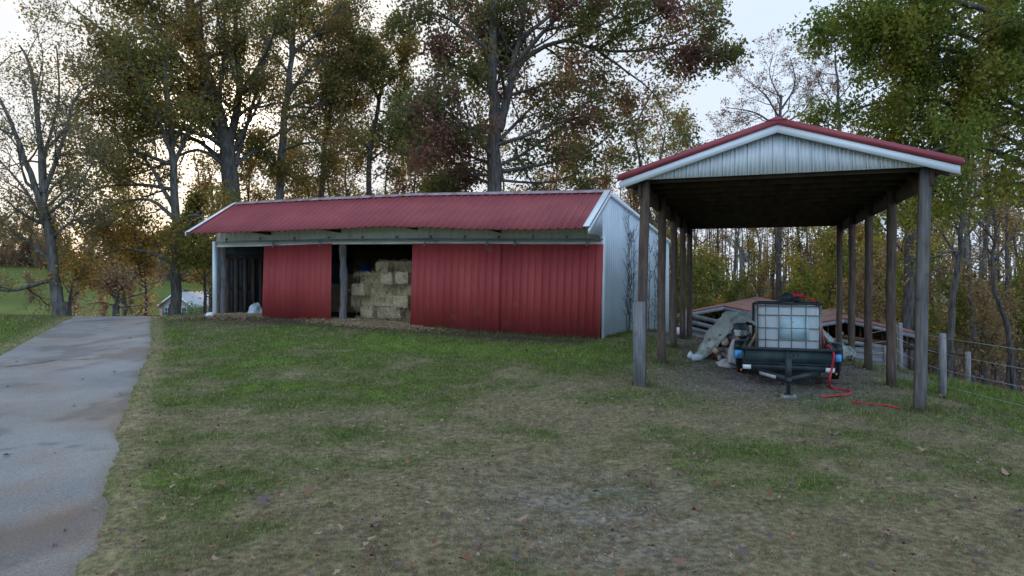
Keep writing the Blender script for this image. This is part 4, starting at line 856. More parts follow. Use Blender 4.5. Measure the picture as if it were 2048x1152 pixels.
b = MB(); b.prism([tf.p(tx+.63,ty-.008,tz0+.78),tf.p(tx+.76,ty-.008,tz0+.78),tf.p(tx+.70,ty-.008,tz0+.73)],-tf.f*.002); b.build('arrow_mark', M['white_paint'], lb)
# pump engine on the tote
pe = empty('pump_engine', tf.p(.22,ty+.35,tz0+TH+.035), 'small red and black engine pump on top of the tote', 'pump'); zp = tz0+TH+.035
b = MB(); rbox(b,tf,.10,.30,ty+.2,ty+.45,zp+.08,zp+.19,.03); b.build('fuel_tank', M['red_engine'], pe, smooth=False)
b = MB(); b.box(tf,-.10,.10,ty+.2,ty+.42,zp,zp+.17); b.tube([tf.p(.2,ty+.18,zp+.06),tf.p(.2,ty+.46,zp+.06)],.075,14); b.box(tf,-.12,.36,ty+.18,ty+.46,zp-.0,zp+.02); b.tube([tf.p(.2,ty+.16,zp+.06),tf.p(.2,ty+.18,zp+.06)],.04,10); b.build('engine_block', M['black'], pe)
b = MB(); b.tube([tf.p(.16,ty+.3,zp+.19),tf.p(.16,ty+.3,zp+.215)],.035,10); b.tube([tf.p(.0,ty+.28,zp+.17),tf.p(.0,ty+.28,zp+.20)],.06,12); b.build('cap', M['black'], pe)
# hose
def curve(pts, n=8):
    pts = np.array(pts,float); m_ = len(pts); t = np.linspace(0,m_-1,(m_-1)*n+1); i = np.minimum(t.astype(int),m_-2); f = (t-i)[:,None]
    P0 = pts[np.maximum(i-1,0)]; P1 = pts[i]; P2 = pts[i+1]; P3 = pts[np.minimum(i+2,m_-1)]
    return .5*((2*P1)+(-P0+P2)*f+(2*P0-5*P1+4*P2-P3)*f**2+(-P0+3*P1-3*P2+P3)*f**3)
def gp(px, py, up=.02): q = G(px,py); return q+np.array([0,0,up])
hp = [tf.p(.30,ty+.3,zp+.12),tf.p(.40,ty+.3,zp+.09),tf.p(.50,ty+.5,zp+.03),tf.p(.56,ty+.9,zp-.02),tf.p(.66,ty+1.12,zp-.3),tf.p(.72,ty+1.0,zp-.8),tf.p(.73,ty+.5,zf+.1),tf.p(.72,ty-.1,zf+.22),tf.p(W2-.06,ty-.4,zt_+.05),tf.p(W2-.02,y0-.10,zt_-.05),tf.p(W2-.05,y0-.12,zf),tf.p(W2-.1,y0-.15,.16)]
hp += [gp(1661,772),gp(1663,779),gp(1680,781),gp(1702,787),gp(1690,793),gp(1668,794),gp(1643,797)]
b = MB(); b.tube(curve(hp),.019,8); tag(b.build('hose', M['hose'], smooth=True),'red hose running from the pump down over the trailer to the gravel','hose')
b = MB(); b.tube(curve([gp(px,py,.015) for px,py in ((1702,806),(1722,808),(1745,811),(1770,813),(1800,819))]),.015,6); tag(b.build('hose', M['hose'], smooth=True),'loose length of red hose lying in the grass by the near right post','hose')

# ---------------------------------------------------------------- woodpile, tarpaulins and clutter round the trailer
def tarp(name, label, pts, fn_thick=.012, seed=1, nu=26, nv=20, amp=.05):
    """pts: rows of control points (world), bilinear/catmull grid with folds, closed slab"""
    C = np.array(pts,float); a,b_ = C.shape[:2]
    def res(A, n):
        m_ = A.shape[0]; t = np.linspace(0,m_-1,n); i = np.minimum(t.astype(int),m_-2); f = (t-i).reshape(-1,*([1]*(A.ndim-1)))
        P0 = A[np.maximum(i-1,0)]; P1 = A[i]; P2 = A[i+1]; P3 = A[np.minimum(i+2,m_-1)]
        return .5*((2*P1)+(-P0+P2)*f+(2*P0-5*P1+4*P2-P3)*f**2+(-P0+3*P1-3*P2+P3)*f**3)
    Gd = res(C,nu); Gd = np.swapaxes(res(np.swapaxes(Gd,0,1),nv),0,1)
    uu,vv = np.meshgrid(np.arange(nu),np.arange(nv),indexing='ij')
    wx = uu*26./nu; wy = vv*20./nv; f1 = 1-np.abs(2*fbm(wx*.35+wy*.12,wy*.5-wx*.1,seed,3)-1); f2 = 1-np.abs(2*fbm(wx*.8-wy*.4,wx*.3+wy*.3,seed+9,3)-1)
    w = amp*(1.6*(f1-.7)+1.0*(f2-.7)+.6*np.sin(wy*1.3+np.sin(wx*.5+seed)*1.6))
    n = np.cross(np.gradient(Gd,axis=0),np.gradient(Gd,axis=1)); n /= np.linalg.norm(n,axis=2,keepdims=True)+1e-9
    if n[...,2].mean() < 0: n = -n
    Gd = Gd+n*w[...,None]; mb_ = MB(); a_,bb = Gd.shape[:2]; mb_.slab(Gd,n,fn_thick)
    return tag(mb_.build(name,M['tarp'],smooth=True),label,'tarp')
def gz_(px,py,d,up=0):
    q = P(px,py,d); g = hz(q[0],q[1]); q[2] = max(q[2],g+.03)+up; return q
tarp('tarpaulin','grey green tarpaulin draped over the pile left of the trailer',[
 [P(1385,716,15.9),P(1402,690,16.4),P(1412,672,17.6),P(1420,664,18.8)],
 [P(1400,717,15.7),P(1420,688,16.2),P(1430,655,17.4),P(1438,645,18.8)],
 [P(1424,706,15.8),P(1440,678,16.2),P(1444,640,17.2),P(1448,632,18.8)],
 [P(1445,674,15.9),P(1462,655,16.1),P(1458,628,17.2),P(1462,628,18.8)],
 [P(1480,644,16.0),P(1478,637,16.5),P(1490,627,17.4),P(1490,627,18.8)],
 [P(1510,652,16.2),P(1508,640,16.7),P(1515,628,17.4),P(1516,628,18.8)],
 [P(1545,650,16.6),P(1540,640,17.0),P(1540,629,17.6),P(1540,629,18.8)]],seed=3,nu=80,nv=56,amp=.06)
tarp('tarpaulin','pale tarpaulin spread on the ground right of the trailer',[
 [P(1640,655,17.6),P(1640,668,17.0),P(1645,690,16.6),P(1652,712,16.3)],
 [P(1655,672,17.6),P(1658,684,17.0),P(1664,700,16.6),P(1668,715,16.2)],
 [P(1672,688,17.6),P(1676,695,17.0),P(1682,705,16.5),P(1686,716,16.1)],
 [P(1694,695,17.4),P(1698,700,17.0),P(1702,707,16.5),P(1702,715,16.1)],
 [P(1706,698,17.3),P(1709,703,17.0),P(1710,709,16.6),P(1708,716,16.2)]],seed=5,nu=50,nv=40,amp=.06)
# firewood logs
lg = MB(); lg.tube([(-.22,0,0),(-.1,.004,.003),(.1,-.003,.0),(.22,0,0)],[.085,.09,.088,.082],10,cap=False)
lo = lg.build('firewood_log',M['log'],origin=(0,0,0),smooth=True)
for x_ in (-.2205,.2205): le = MB(); le.tube([(x_-.002,0,0),(x_+.002,0,0)],.083,10); le.build('cut_end',M['log_end'],lo)
lr = random.Random(12)
spots = []
for row,(pyb,npx) in enumerate(((712,6),(700,6),(688,5),(677,4))):
    for i in range(npx): spots.append((1438+i*13+row*5+lr.uniform(-3,3),pyb+lr.uniform(-2,2),15.5+row*.18+lr.uniform(-.1,.1)))
for n_,(px_,py_,d_) in enumerate(spots):
    q = P(px_,py_,d_); o = lo if n_ == 0 else dup(lo,q)
    o.location = q; o.rotation_euler = (lr.uniform(0,3),lr.uniform(-.25,.25),lr.uniform(.6,2.4)); o.scale = (lr.uniform(.7,1.1),lr.uniform(.5,.95),lr.uniform(.5,.95))
    tag(o,'split firewood log in the heap left of the black trailer','log','firewood logs heaped under the tarpaulin')
# under-pile body so the logs rest on something
b = MB(); 
for n_,(px_,py_,d_,rx_) in enumerate(((1455,708,16.3,.5),(1490,705,16.5,.55),(1520,705,16.9,.5))):
    q = P(px_,py_,d_)
    for k in range(26): 
        a = lr.uniform(0,6.28); rr = lr.uniform(0,rx_); c0 = np.array([q[0]+rr*math.cos(a),q[1]+rr*.5*math.sin(a),hz(q[0],q[1])+lr.uniform(0,.75)*(1-rr/rx_*.6)]); dd = np.array([lr.uniform(-.3,.3),lr.uniform(-.2,.2),lr.uniform(-.1,.1)]); b.bar(c0-dd,c0+dd,lr.uniform(.05,.14),lr.uniform(.03,.1))
tag(b.build('scrap_heap',M['log']),'mixed scrap wood and kindling heaped below the grey green tarpaulin','scrap wood',kind='stuff')
# drum with pale band, planks, sacks, pot, jugs
q = P(1478,684,16.0); dr = empty('drum',q,'black drum with a white band showing under the tarpaulin edge','drum')
b = MB(); b.tube([q,q+(0,0,.03),q+(.02,0,.30),q+(.03,0,.42),q+(.03,0,.45)],[.15,.17,.175,.16,.10],18); b.build('drum_body',M['black'],dr)
b = MB(); b.tube([q+(.012,0,.15),q+(.02,0,.29)],[.179,.182],18,cap=False); b.build('label_band',M['chrome'],dr)
for k,(a,c_,lab) in enumerate((((1500,706,15.2),(1521,640,15.9),'dark board leaning beside the left front of the tote'),((1488,712,15.0),(1524,645,15.8),'pale plank leaning across the firewood beside the tote'))):
    b = MB(); b.bar(P(*a),P(*c_),.10 if k == 0 else .045,.03); tag(b.build('plank',M['dark_wood' if k == 0 else 'log_end']),lab,'plank')
q = P(1471,716,15.0); tag(blob('sack',M['bag'],(q[0],q[1],q[2]-.05),.17,.15,.42,21,.15),'grey feed sack slumped by the left fender of the trailer','sack')
q = P(1455,722,15.2); tag(blob('sack',M['bag'],(q[0],q[1],hz(q[0],q[1])),.26,.18,.16,23,.2),'flat crumpled sack on the gravel below the firewood','sack')
q = G(1425,716); b = MB(); qq = np.array(q); b.tube([qq,qq+(0,0,.02),qq+(.01,0,.24),qq+(.01,0,.25)],[.11,.12,.17,.18],16); tag(b.build('flower_pot',M['terracotta']),'terracotta pot at the foot of the grey green tarpaulin','pot')
for px_,py_,s_,lab in ((1381,716,.075,'small round white jug left of the tarpaulin'),(1394,724,.10,'white plastic container lying in front of the tarpaulin')):
    q = G(px_,py_); b = MB(); a = np.array(q)+(0,0,s_*.9)
    if s_ < .09: b.tube([a-(0,0,s_),a-(0,0,s_*.3),a+(0,0,s_*.7),a+(0,0,s_*.9),a+(0,0,s_*1.2)],[s_*.9,s_,s_*.6,s_*.3,s_*.25],12)
    else: b.tube([a-(s_,0,0),a-(s_*.9,0,0),a+(s_*.8,0.05,0),a+(s_*1.2,.05,.02),a+(s_*1.6,.06,.03)],[s_*.5,s_*.75,s_*.75,s_*.4,s_*.2],12)
    tag(b.build('jug',M['tarp_white'],smooth=True),lab,'jug')
for (a,c_,lab) in (((1682,768,0),(1700,772,0),''),):
    q1 = G(1632,768); q2 = G(1702,770); b = MB(); b.bar(np.array(q1)+(0,0,.05),np.array(q2)+(0,0,.05),.10,.09); tag(b.build('landscape_timber',M['post']),'weathered square timber lying on gravel behind the hose','timber')
q1 = G(1668,738); q2 = G(1704,716); b = MB(); b.bar(np.array(q1)+(0,0,.06),np.array(q2)+(0,0,.09),.12,.05); tag(b.build('plank',M['post_grey']),'pale plank sticking out below the right hand tarpaulin','plank')

# ---------------------------------------------------------------- wire fence on the right, board fence beyond
fn = empty('wire_fence', (8.8,13.8,-.3), 'wire fence with round grey wooden posts running down the green bank', 'fence')
FP = [(9.15,7.6,.95,-.40),(8.7,13.8,.99,-.34),(10.28,18.1,.93,-.43),(11.8,22.6,.35,-1.0)]
for x_,y_,zt2,zb2 in FP:
    g = hz(x_,y_); b = MB(); b.tube([(x_,y_,g-.15),(x_+.01,y_,g+.5),(x_,y_,zt2),(x_,y_,zt2+.012)],[.078,.074,.07,.055],10); b.build('fence_post', M['post_grey'], fn)
for k in range(4):
    pts = []
    for (x0_,y0_,zt0_,zb0_),(x1_,y1_,zt1_,zb1_) in zip(FP,FP[1:]):
        for s in np.linspace(0,1,9)[:-1]:
            f0 = .95-.24*k; za = zb0_+(zt0_-zb0_)*f0; zb3 = zb1_+(zt1_-zb1_)*f0
            pts.append((x0_+(x1_-x0_)*s-.08,y0_+(y1_-y0_)*s,za+(zb3-za)*s-.03*math.sin(math.pi*s)))
    b = MB(); b.tube(pts,.0055,4); b.build('wire', M['wire'], fn)
bf = empty('board_fence',(12.6,19,-1.1),'low dark rail fence just beyond the grassy bank','fence')
BFp = [(10.9,22.6),(12.7,19.0)]
for (x_,y_) in BFp:
    g = hz(x_,y_); b = MB(); b.tube([(x_,y_,g-.1),(x_,y_,g+1.12)],.07,8); b.build('fence_post', M['post_grey'], bf)
for (xa,ya),(xb,yb) in zip(BFp,BFp[1:]):
    for hh in (.98,):
        b = MB(); b.bar((xa,ya,hz(xa,ya)+hh),(xb,yb,hz(xb,yb)+hh),.05,.11); b.build('rail', M['dark_wood'], bf)

# ---------------------------------------------------------------- low livestock sheds behind
def shed(name, label, apex, half_w, drop, length, yaw, wall_h, slats):
    fr = Frame((apex[0],apex[1],0),yaw); za = apex[2]; root = empty(name, fr.p(0,length/2,za-2.2), label, 'shed')
    for s in (-1,1):
        b = MB(); nseg = 10
        Gd = np.array([[fr.p(s*(half_w+.3)*i/3,-.35+(length+.5)*j/24,za-drop*(1+.3/half_w)*i/3+.02*math.sin(j*1.3)*(i > 0)+ (.012 if j%2 else 0)) for j in range(25)] for i in range(4)])
        b.slab(Gd,(0,0,1),.03); b.build('roof', M['rusty_roof'], root)
    b = MB()
    for s in (-1,1): b.prism([fr.p(0,-.40,za+.01),fr.p(s*(half_w+.32),-.40,za-drop*(1+.3/half_w)+.01),fr.p(s*(half_w+.32),-.40,za-drop*(1+.3/half_w)-.13),fr.p(0,-.40,za-.13)],fr.f*.04)
    for s in (-1,1): b.prism([fr.p(s*(half_w+.32),-.35,za-drop*(1+.3/half_w)+.0),fr.p(s*(half_w+.32),length,za-drop*(1+.3/half_w)+.0),fr.p(s*(half_w+.32),length,za-drop*(1+.3/half_w)-.12),fr.p(s*(half_w+.32),-.35,za-drop*(1+.3/half_w)-.12)],fr.r*s*.03)
    b.build('fascia', M['fascia_grey'], root)
    b = MB()
    for s in (-1,1): b.prism([fr.p(0,-.36,za+.035),fr.p(s*(half_w+.3),-.36,za-drop*(1+.3/half_w)+.035),fr.p(s*(half_w+.3),1.3,za-drop*(1+.3/half_w)+.035),fr.p(0,.6,za+.035)],(0,0,.01))
    b.build('patched_roof_edge', M['rusty_red'], root)
    for s in (-1,1):
        for k in range(int(length/2.4)+1):
            q = fr.p(s*half_w,k*2.4,0); b = MB(); b.bar((q[0],q[1],hz(q[0],q[1])-.1),(q[0],q[1],za-drop-.02),.12,.12,up=(0,1,0)); b.build('post', M['post'], root)
    b = MB()
    for k in range(slats):
        x_ = -half_w+2*half_w*(k+.5)/slats; q = fr.p(x_,0,0); b.bar((q[0],q[1],za-drop*abs(x_)/half_w-.75),(q[0],q[1],za-drop*abs(x_)/half_w-.06),.06,.02,up=(0,1,0))
    b.build('gable_slats', M['dark_wood'], root)
    b = MB(); zw = za-drop-wall_h; b.prism([fr.p(-half_w,.1,zw-1.0),fr.p(half_w,.1,zw-1.0),fr.p(half_w,.1,zw),fr.p(-half_w,.1,zw)],fr.f*.04)
    for s in (-1,1): b.prism([fr.p(s*half_w*.99,.2,zw-1.),fr.p(s*half_w*.99,length,zw-1.),fr.p(s*half_w*.99,length,zw),fr.p(s*half_w*.99,.2,zw)],fr.r*.04)
    b.build('half_wall', M['board'], root)
    b = MB(); b.prism([fr.p(-half_w,length-.1,za-drop-2.2),fr.p(half_w,length-.1,za-drop-2.2),fr.p(half_w,length-.1,za-drop),fr.p(0,length-.1,za-.05),fr.p(-half_w,length-.1,za-drop)],fr.f*.04); b.build('rear_wall', M['dark_wood'], root)
    return root
shed('livestock_shed','low open shed with rusty brown roof behind the tarpaulin left of the tote',P(1450,613,28),2.5,.52,17,math.radians(24),.55,16)
shed('livestock_shed','low open shed with rusty roof behind the right hand carport posts',P(1688,638,27),2.3,.50,12,math.radians(24),.6,12)
# corral board fence in front of the sheds
cf = empty('corral_fence',(*P(1500,700,24)[:2],-.8),'weathered grey board corral fence between carport and low sheds','fence')
cpnt = [(6.6,26.0),(8.8,25.2),(11.0,24.4),(13.0,23.8)]
for x_,y_ in cpnt: g = hz(x_,y_); b = MB(); b.bar((x_,y_,g-.1),(x_,y_,g+1.15),.1,.1,up=(0,1,0)); b.build('fence_post',M['post_grey'],cf)
for (xa,ya),(xb,yb) in zip(cpnt,cpnt[1:]):
    for hh in (.25,.5,.75,1.0): b = MB(); b.bar((xa,ya,hz(xa,ya)+hh),(xb,yb,hz(xb,yb)+hh),.03,.15); b.build('board',M['board'],cf)
q = P(1354,662,25.5); b = MB(); fr = Frame((q[0],q[1],0),0); b.box(fr,-.13,.13,0,.02,q[2]-.18,q[2]+.14); b.box(fr,-.02,.02,.02,.05,hz(q[0],q[1])-.1,q[2]+.14); tag(b.build('notice_board',M['white_paint']),'tiny blank white notice board left of the low shed','sign')
# utility pole
q = P(1484,600,50); up_ = empty('utility_pole',(q[0],q[1],hz(q[0],q[1])),'grey utility pole with a transformer can rising above the low shed','utility pole')
zt3 = P(1483,494,50)[2]; b = MB(); b.tube([(q[0],q[1],hz(q[0],q[1])-.2),(q[0],q[1],zt3)],[.17,.12],10); b.build('pole',M['bark_pale'],up_)
b = MB(); z_ = P(1484,515,50)[2]; b.tube([(q[0]+.28,q[1]-.05,z_-.35),(q[0]+.28,q[1]-.05,z_+.3),(q[0]+.28,q[1]-.05,z_+.38)],[.17,.17,.08],12); b.build('transformer',M['fascia_grey'],up_)
b = MB(); e = P(1520,602,47); b.tube([(q[0],q[1],P(1484,530,50)[2]),e],.03,4); b.build('guy_wire',M['wire'],up_)

# ---------------------------------------------------------------- distant house
hf = Frame((P(352,585,110)[0],110,0),math.radians(5)); hs = empty('house', hf.p(0,7,-5), 'distant tan cottage with grey roof and shuttered windows beyond the drive', 'house')
za = P(352,586,110)[2]; hw = 2.75; dz = 2.0; zbs = hz(*hf.p(0,5,0)[:2])-.3
b = MB(); b.prism([hf.p(-hw,0,zbs),hf.p(hw,0,zbs),hf.p(hw,0,za-dz),hf.p(0,0,za-.1),hf.p(-hw,0,za-dz)],hf.f*14); b.build('wall',M['house'],hs)
for s in (-1,1): b = MB(); b.prism([hf.p(0,-.5,za),hf.p(s*(hw+.6),-.5,za-dz*1.2),hf.p(s*(hw+.6),14.5,za-dz*1.2),hf.p(0,14.5,za)],(0,0,.15)); b.build('roof',M['shingle'],hs)
b = MB()
for s in (-1,1): b.prism([hf.p(0,-.55,za+.1),hf.p(s*(hw+.62),-.55,za-dz*1.2+.1),hf.p(s*(hw+.62),-.55,za-dz*1.2-.15),hf.p(0,-.55,za-.15)],hf.f*.06)
b.build('gable_trim',M['white_paint'],hs)
for x_ in (-1.4,1.4):
    zc_ = za-2.9; b = MB(); b.box(hf,x_-.45,x_+.45,-.06,-.02,zc_-.65,zc_+.65); w_ = b.build('window',M['white_paint'],hs)
    b = MB()
    for i in (0,1):
        for j in (0,1): b.box(hf,x_-.38+i*.4,x_-.03+i*.4,-.08,-.065,zc_-.58+j*.6,zc_-.03+j*.6)
    b.build('pane',M['glass'],w_)
    for s in (-1,1): b = MB(); b.box(hf,x_+s*.68-.2,x_+s*.68+.2,-.07,-.03,zc_-.7,zc_+.7); b.build('shutter',M['shutter'],hs)
q = hf.p(-.6,4,za); b = MB(); b.box(Frame(q,0),-.3,.3,-.3,.3,-.6,.5); b.build('chimney',M['dark_wood'],hs)
# low dark red rail at the crest of the drive
a = P(272,634,31); c_ = P(318,633,33); rl = empty('low_rail',(a[0],a[1],hz(a[0],a[1])),'low dark red rail past the crest of the drive','rail')
b = MB(); b.bar(a,c_,.06,.16); b.build('rail',M['rusty_red'],rl)
for q in (a,(a+c_)/2,c_): b = MB(); b.bar((q[0],q[1],hz(q[0],q[1])-.1),(q[0],q[1],q[2]+.05),.09,.09,up=(0,1,0)); b.build('post',M['dark_wood'],rl)

# ---------------------------------------------------------------- ground cover
r = np.random.default_rng(99)
def scatter(n, dmin, dmax, amax=.98):
    d = np.exp(r.uniform(math.log(dmin),math.log(dmax),n)); a = r.uniform(-amax,amax,n); return a*d, d
def inside_barn(x,y): u,t = ut(x,y); return (u > -.003)&(u < 1.003)&(t > -.12)&(t < TB+.2)
N = 520000
x,y = scatter(N,3.0,34); c,bare,wg,wood = cover(x,y); ok = (road_in(x,y) < -.02+.10*(r.uniform(size=N)-.5)*2)&~inside_barn(x,y)&(r.uniform(size=N) > bare*.93)&(wood < .5)
x,y,c,wg = x[ok],y[ok],c[ok],wg[ok]; n = len(x); z = H(x,y)
bank = sstep(7.8,9,x); hgt = (.016+.018*wg+.05*bank+.045*np.clip(fbm(x*3.3,y*3.3,71)-.45,0,1))*r.uniform(.5,1.5,n)*(1+y*.018); wid = np.maximum(.004,.00095*y)*r.uniform(.7,1.4,n)
a = r.uniform(0,6.28,n); le_ = r.uniform(.2,1.3,n)*hgt; a2 = r.uniform(0,6.28,n)
p = np.stack([x,y,z-.004],1); w = np.stack([np.cos(a)*wid,np.sin(a)*wid,0*a],1)/2; tip = p+np.stack([np.cos(a2)*le_,np.sin(a2)*le_,hgt],1)
mb = MB(); mb.add(np.stack([p-w,p+w,tip],1).reshape(-1,3),np.arange(n*3).reshape(n,3))
dry = (r.uniform(size=n) < .30)[:,None]; cg = c*r.uniform(.6,1.7,(n,1)); cg = np.where(dry,TAN*r.uniform(.6,2.1,(n,1))*(.55+.9*fbm(x*7,y*7,21,3))[:,None],cg)
mb.A = [np.repeat(np.concatenate([cg,np.ones((n,1))],1),3,0)]
tag(mb.build('grass', M['blade'], origin=(0,0,0)),'short green and straw coloured lawn grass','grass',kind='stuff')
# taller weeds round posts and walls
bx = []; by = []
for k in range(5):
    for sx in (0,CWd): q = cp.p(sx,k*2.6,0); m_ = 260; bx.append(q[0]+r.normal(size=m_)*.13); by.append(q[1]+r.normal(size=m_)*.13)
for x_,y_,_,_ in FP[:3]: bx.append(x_+r.normal(size=350)*.13); by.append(y_+r.normal(size=350)*.13)
q = np.array([BW(1.004+abs(r.normal())*.006,t_) for t_ in r.uniform(0,8,2600)]); bx.append(q[:,0]); by.append(q[:,1])
q = np.array([BW(u_,-.16-abs(r.normal())*.06) for u_ in r.uniform(.60,1.0,1600)]); bx.append(q[:,0]); by.append(q[:,1])
x = np.concatenate(bx); y = np.concatenate(by); n = len(x); z = H(x,y); hgt = r.uniform(.05,.20,n)*r.uniform(.4,1,n); wid = r.uniform(.006,.014,n); a = r.uniform(0,6.28,n); a2 = r.uniform(0,6.28,n); le_ = hgt*r.uniform(.1,.7,n)
p = np.stack([x,y,z-.005],1); w = np.stack([np.cos(a)*wid,np.sin(a)*wid,0*a],1)/2; tip = p+np.stack([np.cos(a2)*le_,np.sin(a2)*le_,hgt],1)
mb = MB(); mb.add(np.stack([p-w,p+w,tip],1).reshape(-1,3),np.arange(n*3).reshape(n,3)); cg = np.where((r.uniform(size=n) < .6)[:,None],GREEN*.9,TAN)*r.uniform(.6,1.5,(n,1)); mb.A = [np.repeat(np.concatenate([cg,np.ones((n,1))],1),3,0)]
tag(mb.build('weeds', M['blade'], origin=(0,0,0)),'taller weeds at the foot of posts and walls','weeds',kind='stuff')
# fallen leaves
n = 3600; x,y = scatter(n,3.6,30); ok = ~inside_barn(x,y)&((road_in(x,y) < 0)|(r.uniform(size=n) < .10)); x,y = x[ok],y[ok]; n = len(x)
s = r.uniform(.015,.042,n)*(1+.9*(r.uniform(size=n) < .05)); a = r.uniform(0,6.28,n); p = np.stack([x,y,H(x,y)+.025*(road_in(x,y) < 0)+.022],1)
k = 7; V = []; 
for j in range(k):
    an = a+j*2*math.pi/k; rr = s*(1.0 if j%2 == 0 else .45)*r.uniform(.8,1.2,n); V.append(p+np.stack([np.cos(an)*rr,np.sin(an)*rr,r.uniform(-.2,.9,n)*rr],1))
mb = MB(); mb.add(np.stack(V,1).reshape(-1,3),np.arange(n*k).reshape(n,k))
pal = np.array([(.20,.11,.07),(.28,.18,.12),(.14,.075,.06),(.30,.21,.15),(.22,.10,.05),(.13,.09,.10)])
mb.A = [np.repeat(np.concatenate([pal[r.integers(0,6,n)]*r.uniform(.7,1.2,(n,1)),np.ones((n,1))],1),k,0)]
tag(mb.build('fallen_leaves', M['litter'], origin=(0,0,0)),'dry brown leaves scattered over the lawn and drive','fallen leaves',kind='stuff')
# woodland litter
n = 16000; d = r.uniform(15,60,n); x = r.uniform(.25,1.25,n)*d; y = d; _,_,_,wd = cover(x,y); ok = wd > .5; x,y = x[ok],y[ok]; n = len(x); mb = MB()
p = np.stack([x,y,H(x,y)+.03],1); leaves(mb,p,.16,pal[:5],.05,n,r); tag(mb.build('leaf_litter', M['litter'], origin=(0,0,0)),'brown leaf litter on the woodland floor','leaf litter',kind='stuff')
# loose hay spilling from the barn
n = 16000; u = np.where(r.uniform(size=n) < .72, r.normal(.47,.075,n), r.normal(.06,.055,n)); t = r.normal(-.15,.42,n)+.35*(u < .3); q = np.array([BW(uu,tt) for uu,tt in zip(u,t)]); ok = (u > -.03)&(u < .98); q = q[ok]; n = len(q)
q[:,2] = H(q[:,0],q[:,1])+r.uniform(.005,.07,n)*np.exp(-(t[ok]/.6)**2); a = r.uniform(0,6.28,n); L_ = r.uniform(.04,.13,n); v = np.stack([np.cos(a)*L_,np.sin(a)*L_,r.normal(size=n)*.02],1); w = np.stack([-np.sin(a)*.006,np.cos(a)*.006,0*a+.002],1)
mb = MB(); mb.add(np.stack([q-v/2-w,q+v/2-w,q+v/2+w,q-v/2+w],1).reshape(-1,3),np.arange(n*4).reshape(n,4)); mb.A = [np.repeat(np.concatenate([np.array([.60,.46,.28])*r.uniform(.5,1.2,(n,1)),np.ones((n,1))],1),4,0)]
tag(mb.build('loose_hay', M['straw'], origin=(0,0,0)),'loose hay spilled along the barn threshold','loose hay',kind='stuff')
# gravel
def gravel(n, xs_, ys_, smin, smax):
    ph = r.uniform(0,6.28,n); s = r.uniform(smin,smax,n)*r.uniform(.5,1.2,n); z = H(xs_,ys_)+s*.15; base = np.array([(1,0,0),(0,1,0),(-1,0,0),(0,-1,0),(0,0,.8),(.1,.1,-.6)]); J = 1+.35*(r.uniform(size=(n,6,1))-.5)
    B_ = base[None]*J; cx = np.cos(ph)[:,None]; sx = np.sin(ph)[:,None]; V = np.stack([B_[...,0]*cx-B_[...,1]*sx*.75,B_[...,0]*sx+B_[...,1]*cx*.75,B_[...,2]*.7],-1)*s[:,None,None]+np.stack([xs_,ys_,z],1)[:,None,:]
    f = np.array([[0,1,4],[1,2,4],[2,3,4],[3,0,4],[1,0,5],[2,1,5],[3,2,5],[0,3,5]]); return V.reshape(-1,3),(f[None]+np.arange(n)[:,None,None]*6).reshape(-1,3)
mb = MB(); A = []
for (cx_,cy_,sx_,sy_,n,s0,s1,sh) in ((gp1[0]+.4,gp1[1]+1.5,1.5,2.6,9000,.008,.026,.35),(gp2[0],gp2[1]-.1,.75,.8,2600,.005,.017,0),(G(1060,1090)[0],G(1060,1090)[1],1.2,.5,500,.004,.010,0),(G(1440,775)[0],G(1440,775)[1],.9,.6,900,.006,.02,0)):
    yy_ = r.normal(0,sy_,n); x = cx_+r.normal(0,sx_,n)+sh*yy_; y = cy_+yy_; keep = (fbm(x*1.6,y*1.6,88) > .40)&(x < 8.6); x,y = x[keep],y[keep]
    V,f = gravel(len(x),x,y,s0,s1); mb.add(V,f); A.append(np.repeat(np.concatenate([np.array([.26,.235,.225])*r.uniform(.45,1.35,(len(x),1)),np.ones((len(x),1))],1),6,0))
x,y = scatter(900,3.5,12,.9); V,f = gravel(len(x),x,y,.003,.010); mb.add(V,f); A.append(np.repeat(np.concatenate([np.array([.28,.25,.23])*r.uniform(.5,1.3,(len(x),1)),np.ones((len(x),1))],1),6,0))
mb.A = A; tag(mb.build('gravel', M['stone'], origin=(0,0,0)),'grey gravel under the trailer and worn through the lawn','gravel',kind='stuff')

# ---------------------------------------------------------------- camera, sky, sun
cam = bpy.data.cameras.new('camera'); co = bpy.data.objects.new('camera',cam); COL.objects.link(co); S.camera = co
co.location = (0,0,CH); co.rotation_euler = (math.radians(90),0,0); cam.sensor_width = 36; cam.lens = 36*F/2048; cam.shift_y = -18/2048; cam.clip_end = 6000; cam.clip_start = .05
az = math.atan2(440-1024,F); el = math.radians(11.9); sd = Vector((math.sin(az)*math.cos(el),math.cos(az)*math.cos(el),math.sin(el)))
sun = bpy.data.lights.new('sun','SUN'); so = bpy.data.objects.new('sun',sun); COL.objects.link(so); sun.energy = 1.8; sun.angle = math.radians(10); sun.color = (1,.80,.56); so.rotation_euler = (-sd).to_track_quat('-Z','Y').to_euler()
w = bpy.data.worlds.new('World'); S.world = w; w.use_nodes = True; nt = w.node_tree; N_ = nt.nodes; L_ = nt.links; bg = N_['Background']
sky = N_.new('ShaderNodeTexSky'); sky.sky_type = 'NISHITA'; sky.sun_disc = False; sky.sun_elevation = el; sky.sun_rotation = az; sky.air_density = 1.2; sky.dust_density = 2.5; sky.ozone_density = 1.5
tc = N_.new('ShaderNodeTexCoord')
def vm(op,a,b_):
    n_ = N_.new('ShaderNodeVectorMath'); n_.operation = op
    for i_,v_ in enumerate((a,b_)):
        if v_ is None: continue
        if isinstance(v_,(tuple,Vector)): n_.inputs[i_].default_value = tuple(v_)
        else: L_.new(v_,n_.inputs[i_])
    return n_
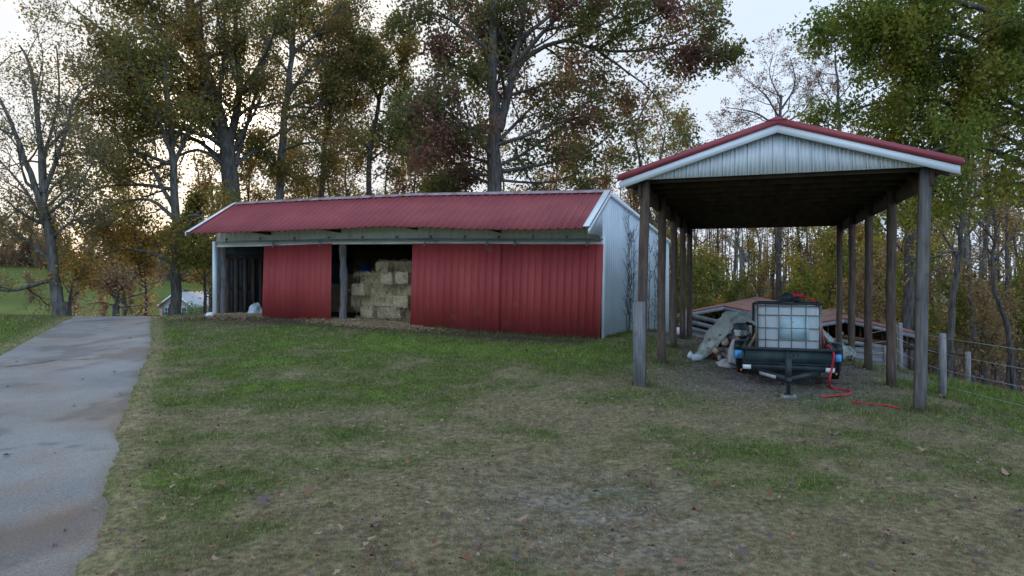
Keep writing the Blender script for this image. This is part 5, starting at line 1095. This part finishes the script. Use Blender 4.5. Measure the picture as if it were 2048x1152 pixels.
def mth(op,a,b_=None,clamp=False):
    n_ = N_.new('ShaderNodeMath'); n_.operation = op; n_.use_clamp = clamp
    for i_,v_ in enumerate((a,b_)):
        if v_ is None: continue
        if isinstance(v_,(int,float)): n_.inputs[i_].default_value = v_
        else: L_.new(v_,n_.inputs[i_])
    return n_.outputs[0]
def mixc(f,a,b_,typ='MIX'):
    n_ = N_.new('ShaderNodeMix'); n_.data_type = 'RGBA'; n_.blend_type = typ
    if isinstance(f,float): n_.inputs['Factor'].default_value = f
    else: L_.new(f,n_.inputs['Factor'])
    for nm,v_ in (('A',a),('B',b_)):
        s_ = [i_ for i_ in n_.inputs if i_.name == nm and i_.type == 'RGBA'][0]
        if isinstance(v_,tuple): s_.default_value = (*v_,1)
        else: L_.new(v_,s_)
    return [o_ for o_ in n_.outputs if o_.type == 'RGBA'][0]
gen = tc.outputs['Generated']
mp = N_.new('ShaderNodeMapping'); mp.inputs['Scale'].default_value = (1,1,3.5); L_.new(gen,mp.inputs['Vector'])
ns = N_.new('ShaderNodeTexNoise'); ns.inputs['Scale'].default_value = 1.7; ns.inputs['Detail'].default_value = 7; ns.inputs['Roughness'].default_value = .5; L_.new(mp.outputs[0],ns.inputs['Vector'])
cov = N_.new('ShaderNodeMapRange'); cov.inputs['From Min'].default_value = .30; cov.inputs['From Max'].default_value = .62; cov.inputs['To Min'].default_value = .72; cov.inputs['To Max'].default_value = .97; L_.new(ns.outputs['Fac'],cov.inputs['Value'])
dot = vm('DOT_PRODUCT',gen,tuple(sd)).outputs['Value']; d01 = mth('MULTIPLY',mth('ADD',dot,1.),.5,True)
glow = mth('POWER',d01,14.); core = mth('POWER',d01,2600.)
back = mth('POWER',mth('SUBTRACT',1.,d01),.8)
cloud = mixc(back,mixc(glow,(5.7,6.25,7.0),(6.5,6.7,6.9)),(7.6,10.5,14.8))
skyc = mixc(cov.outputs[0],sky.outputs[0],cloud)
corec = mixc(core,(0.,0.,0.),(60.,52.,40.)); fin = mixc(1.,skyc,corec,'ADD')
L_.new(fin,bg.inputs['Color']); bg.inputs['Strength'].default_value = .10
S.view_settings.view_transform = 'Standard'; S.view_settings.look = 'None'; S.view_settings.gamma = 1; S.view_settings.use_curve_mapping = False; S.view_settings.exposure = .42
S.cycles.max_bounces = 6; S.cycles.transparent_max_bounces = 8
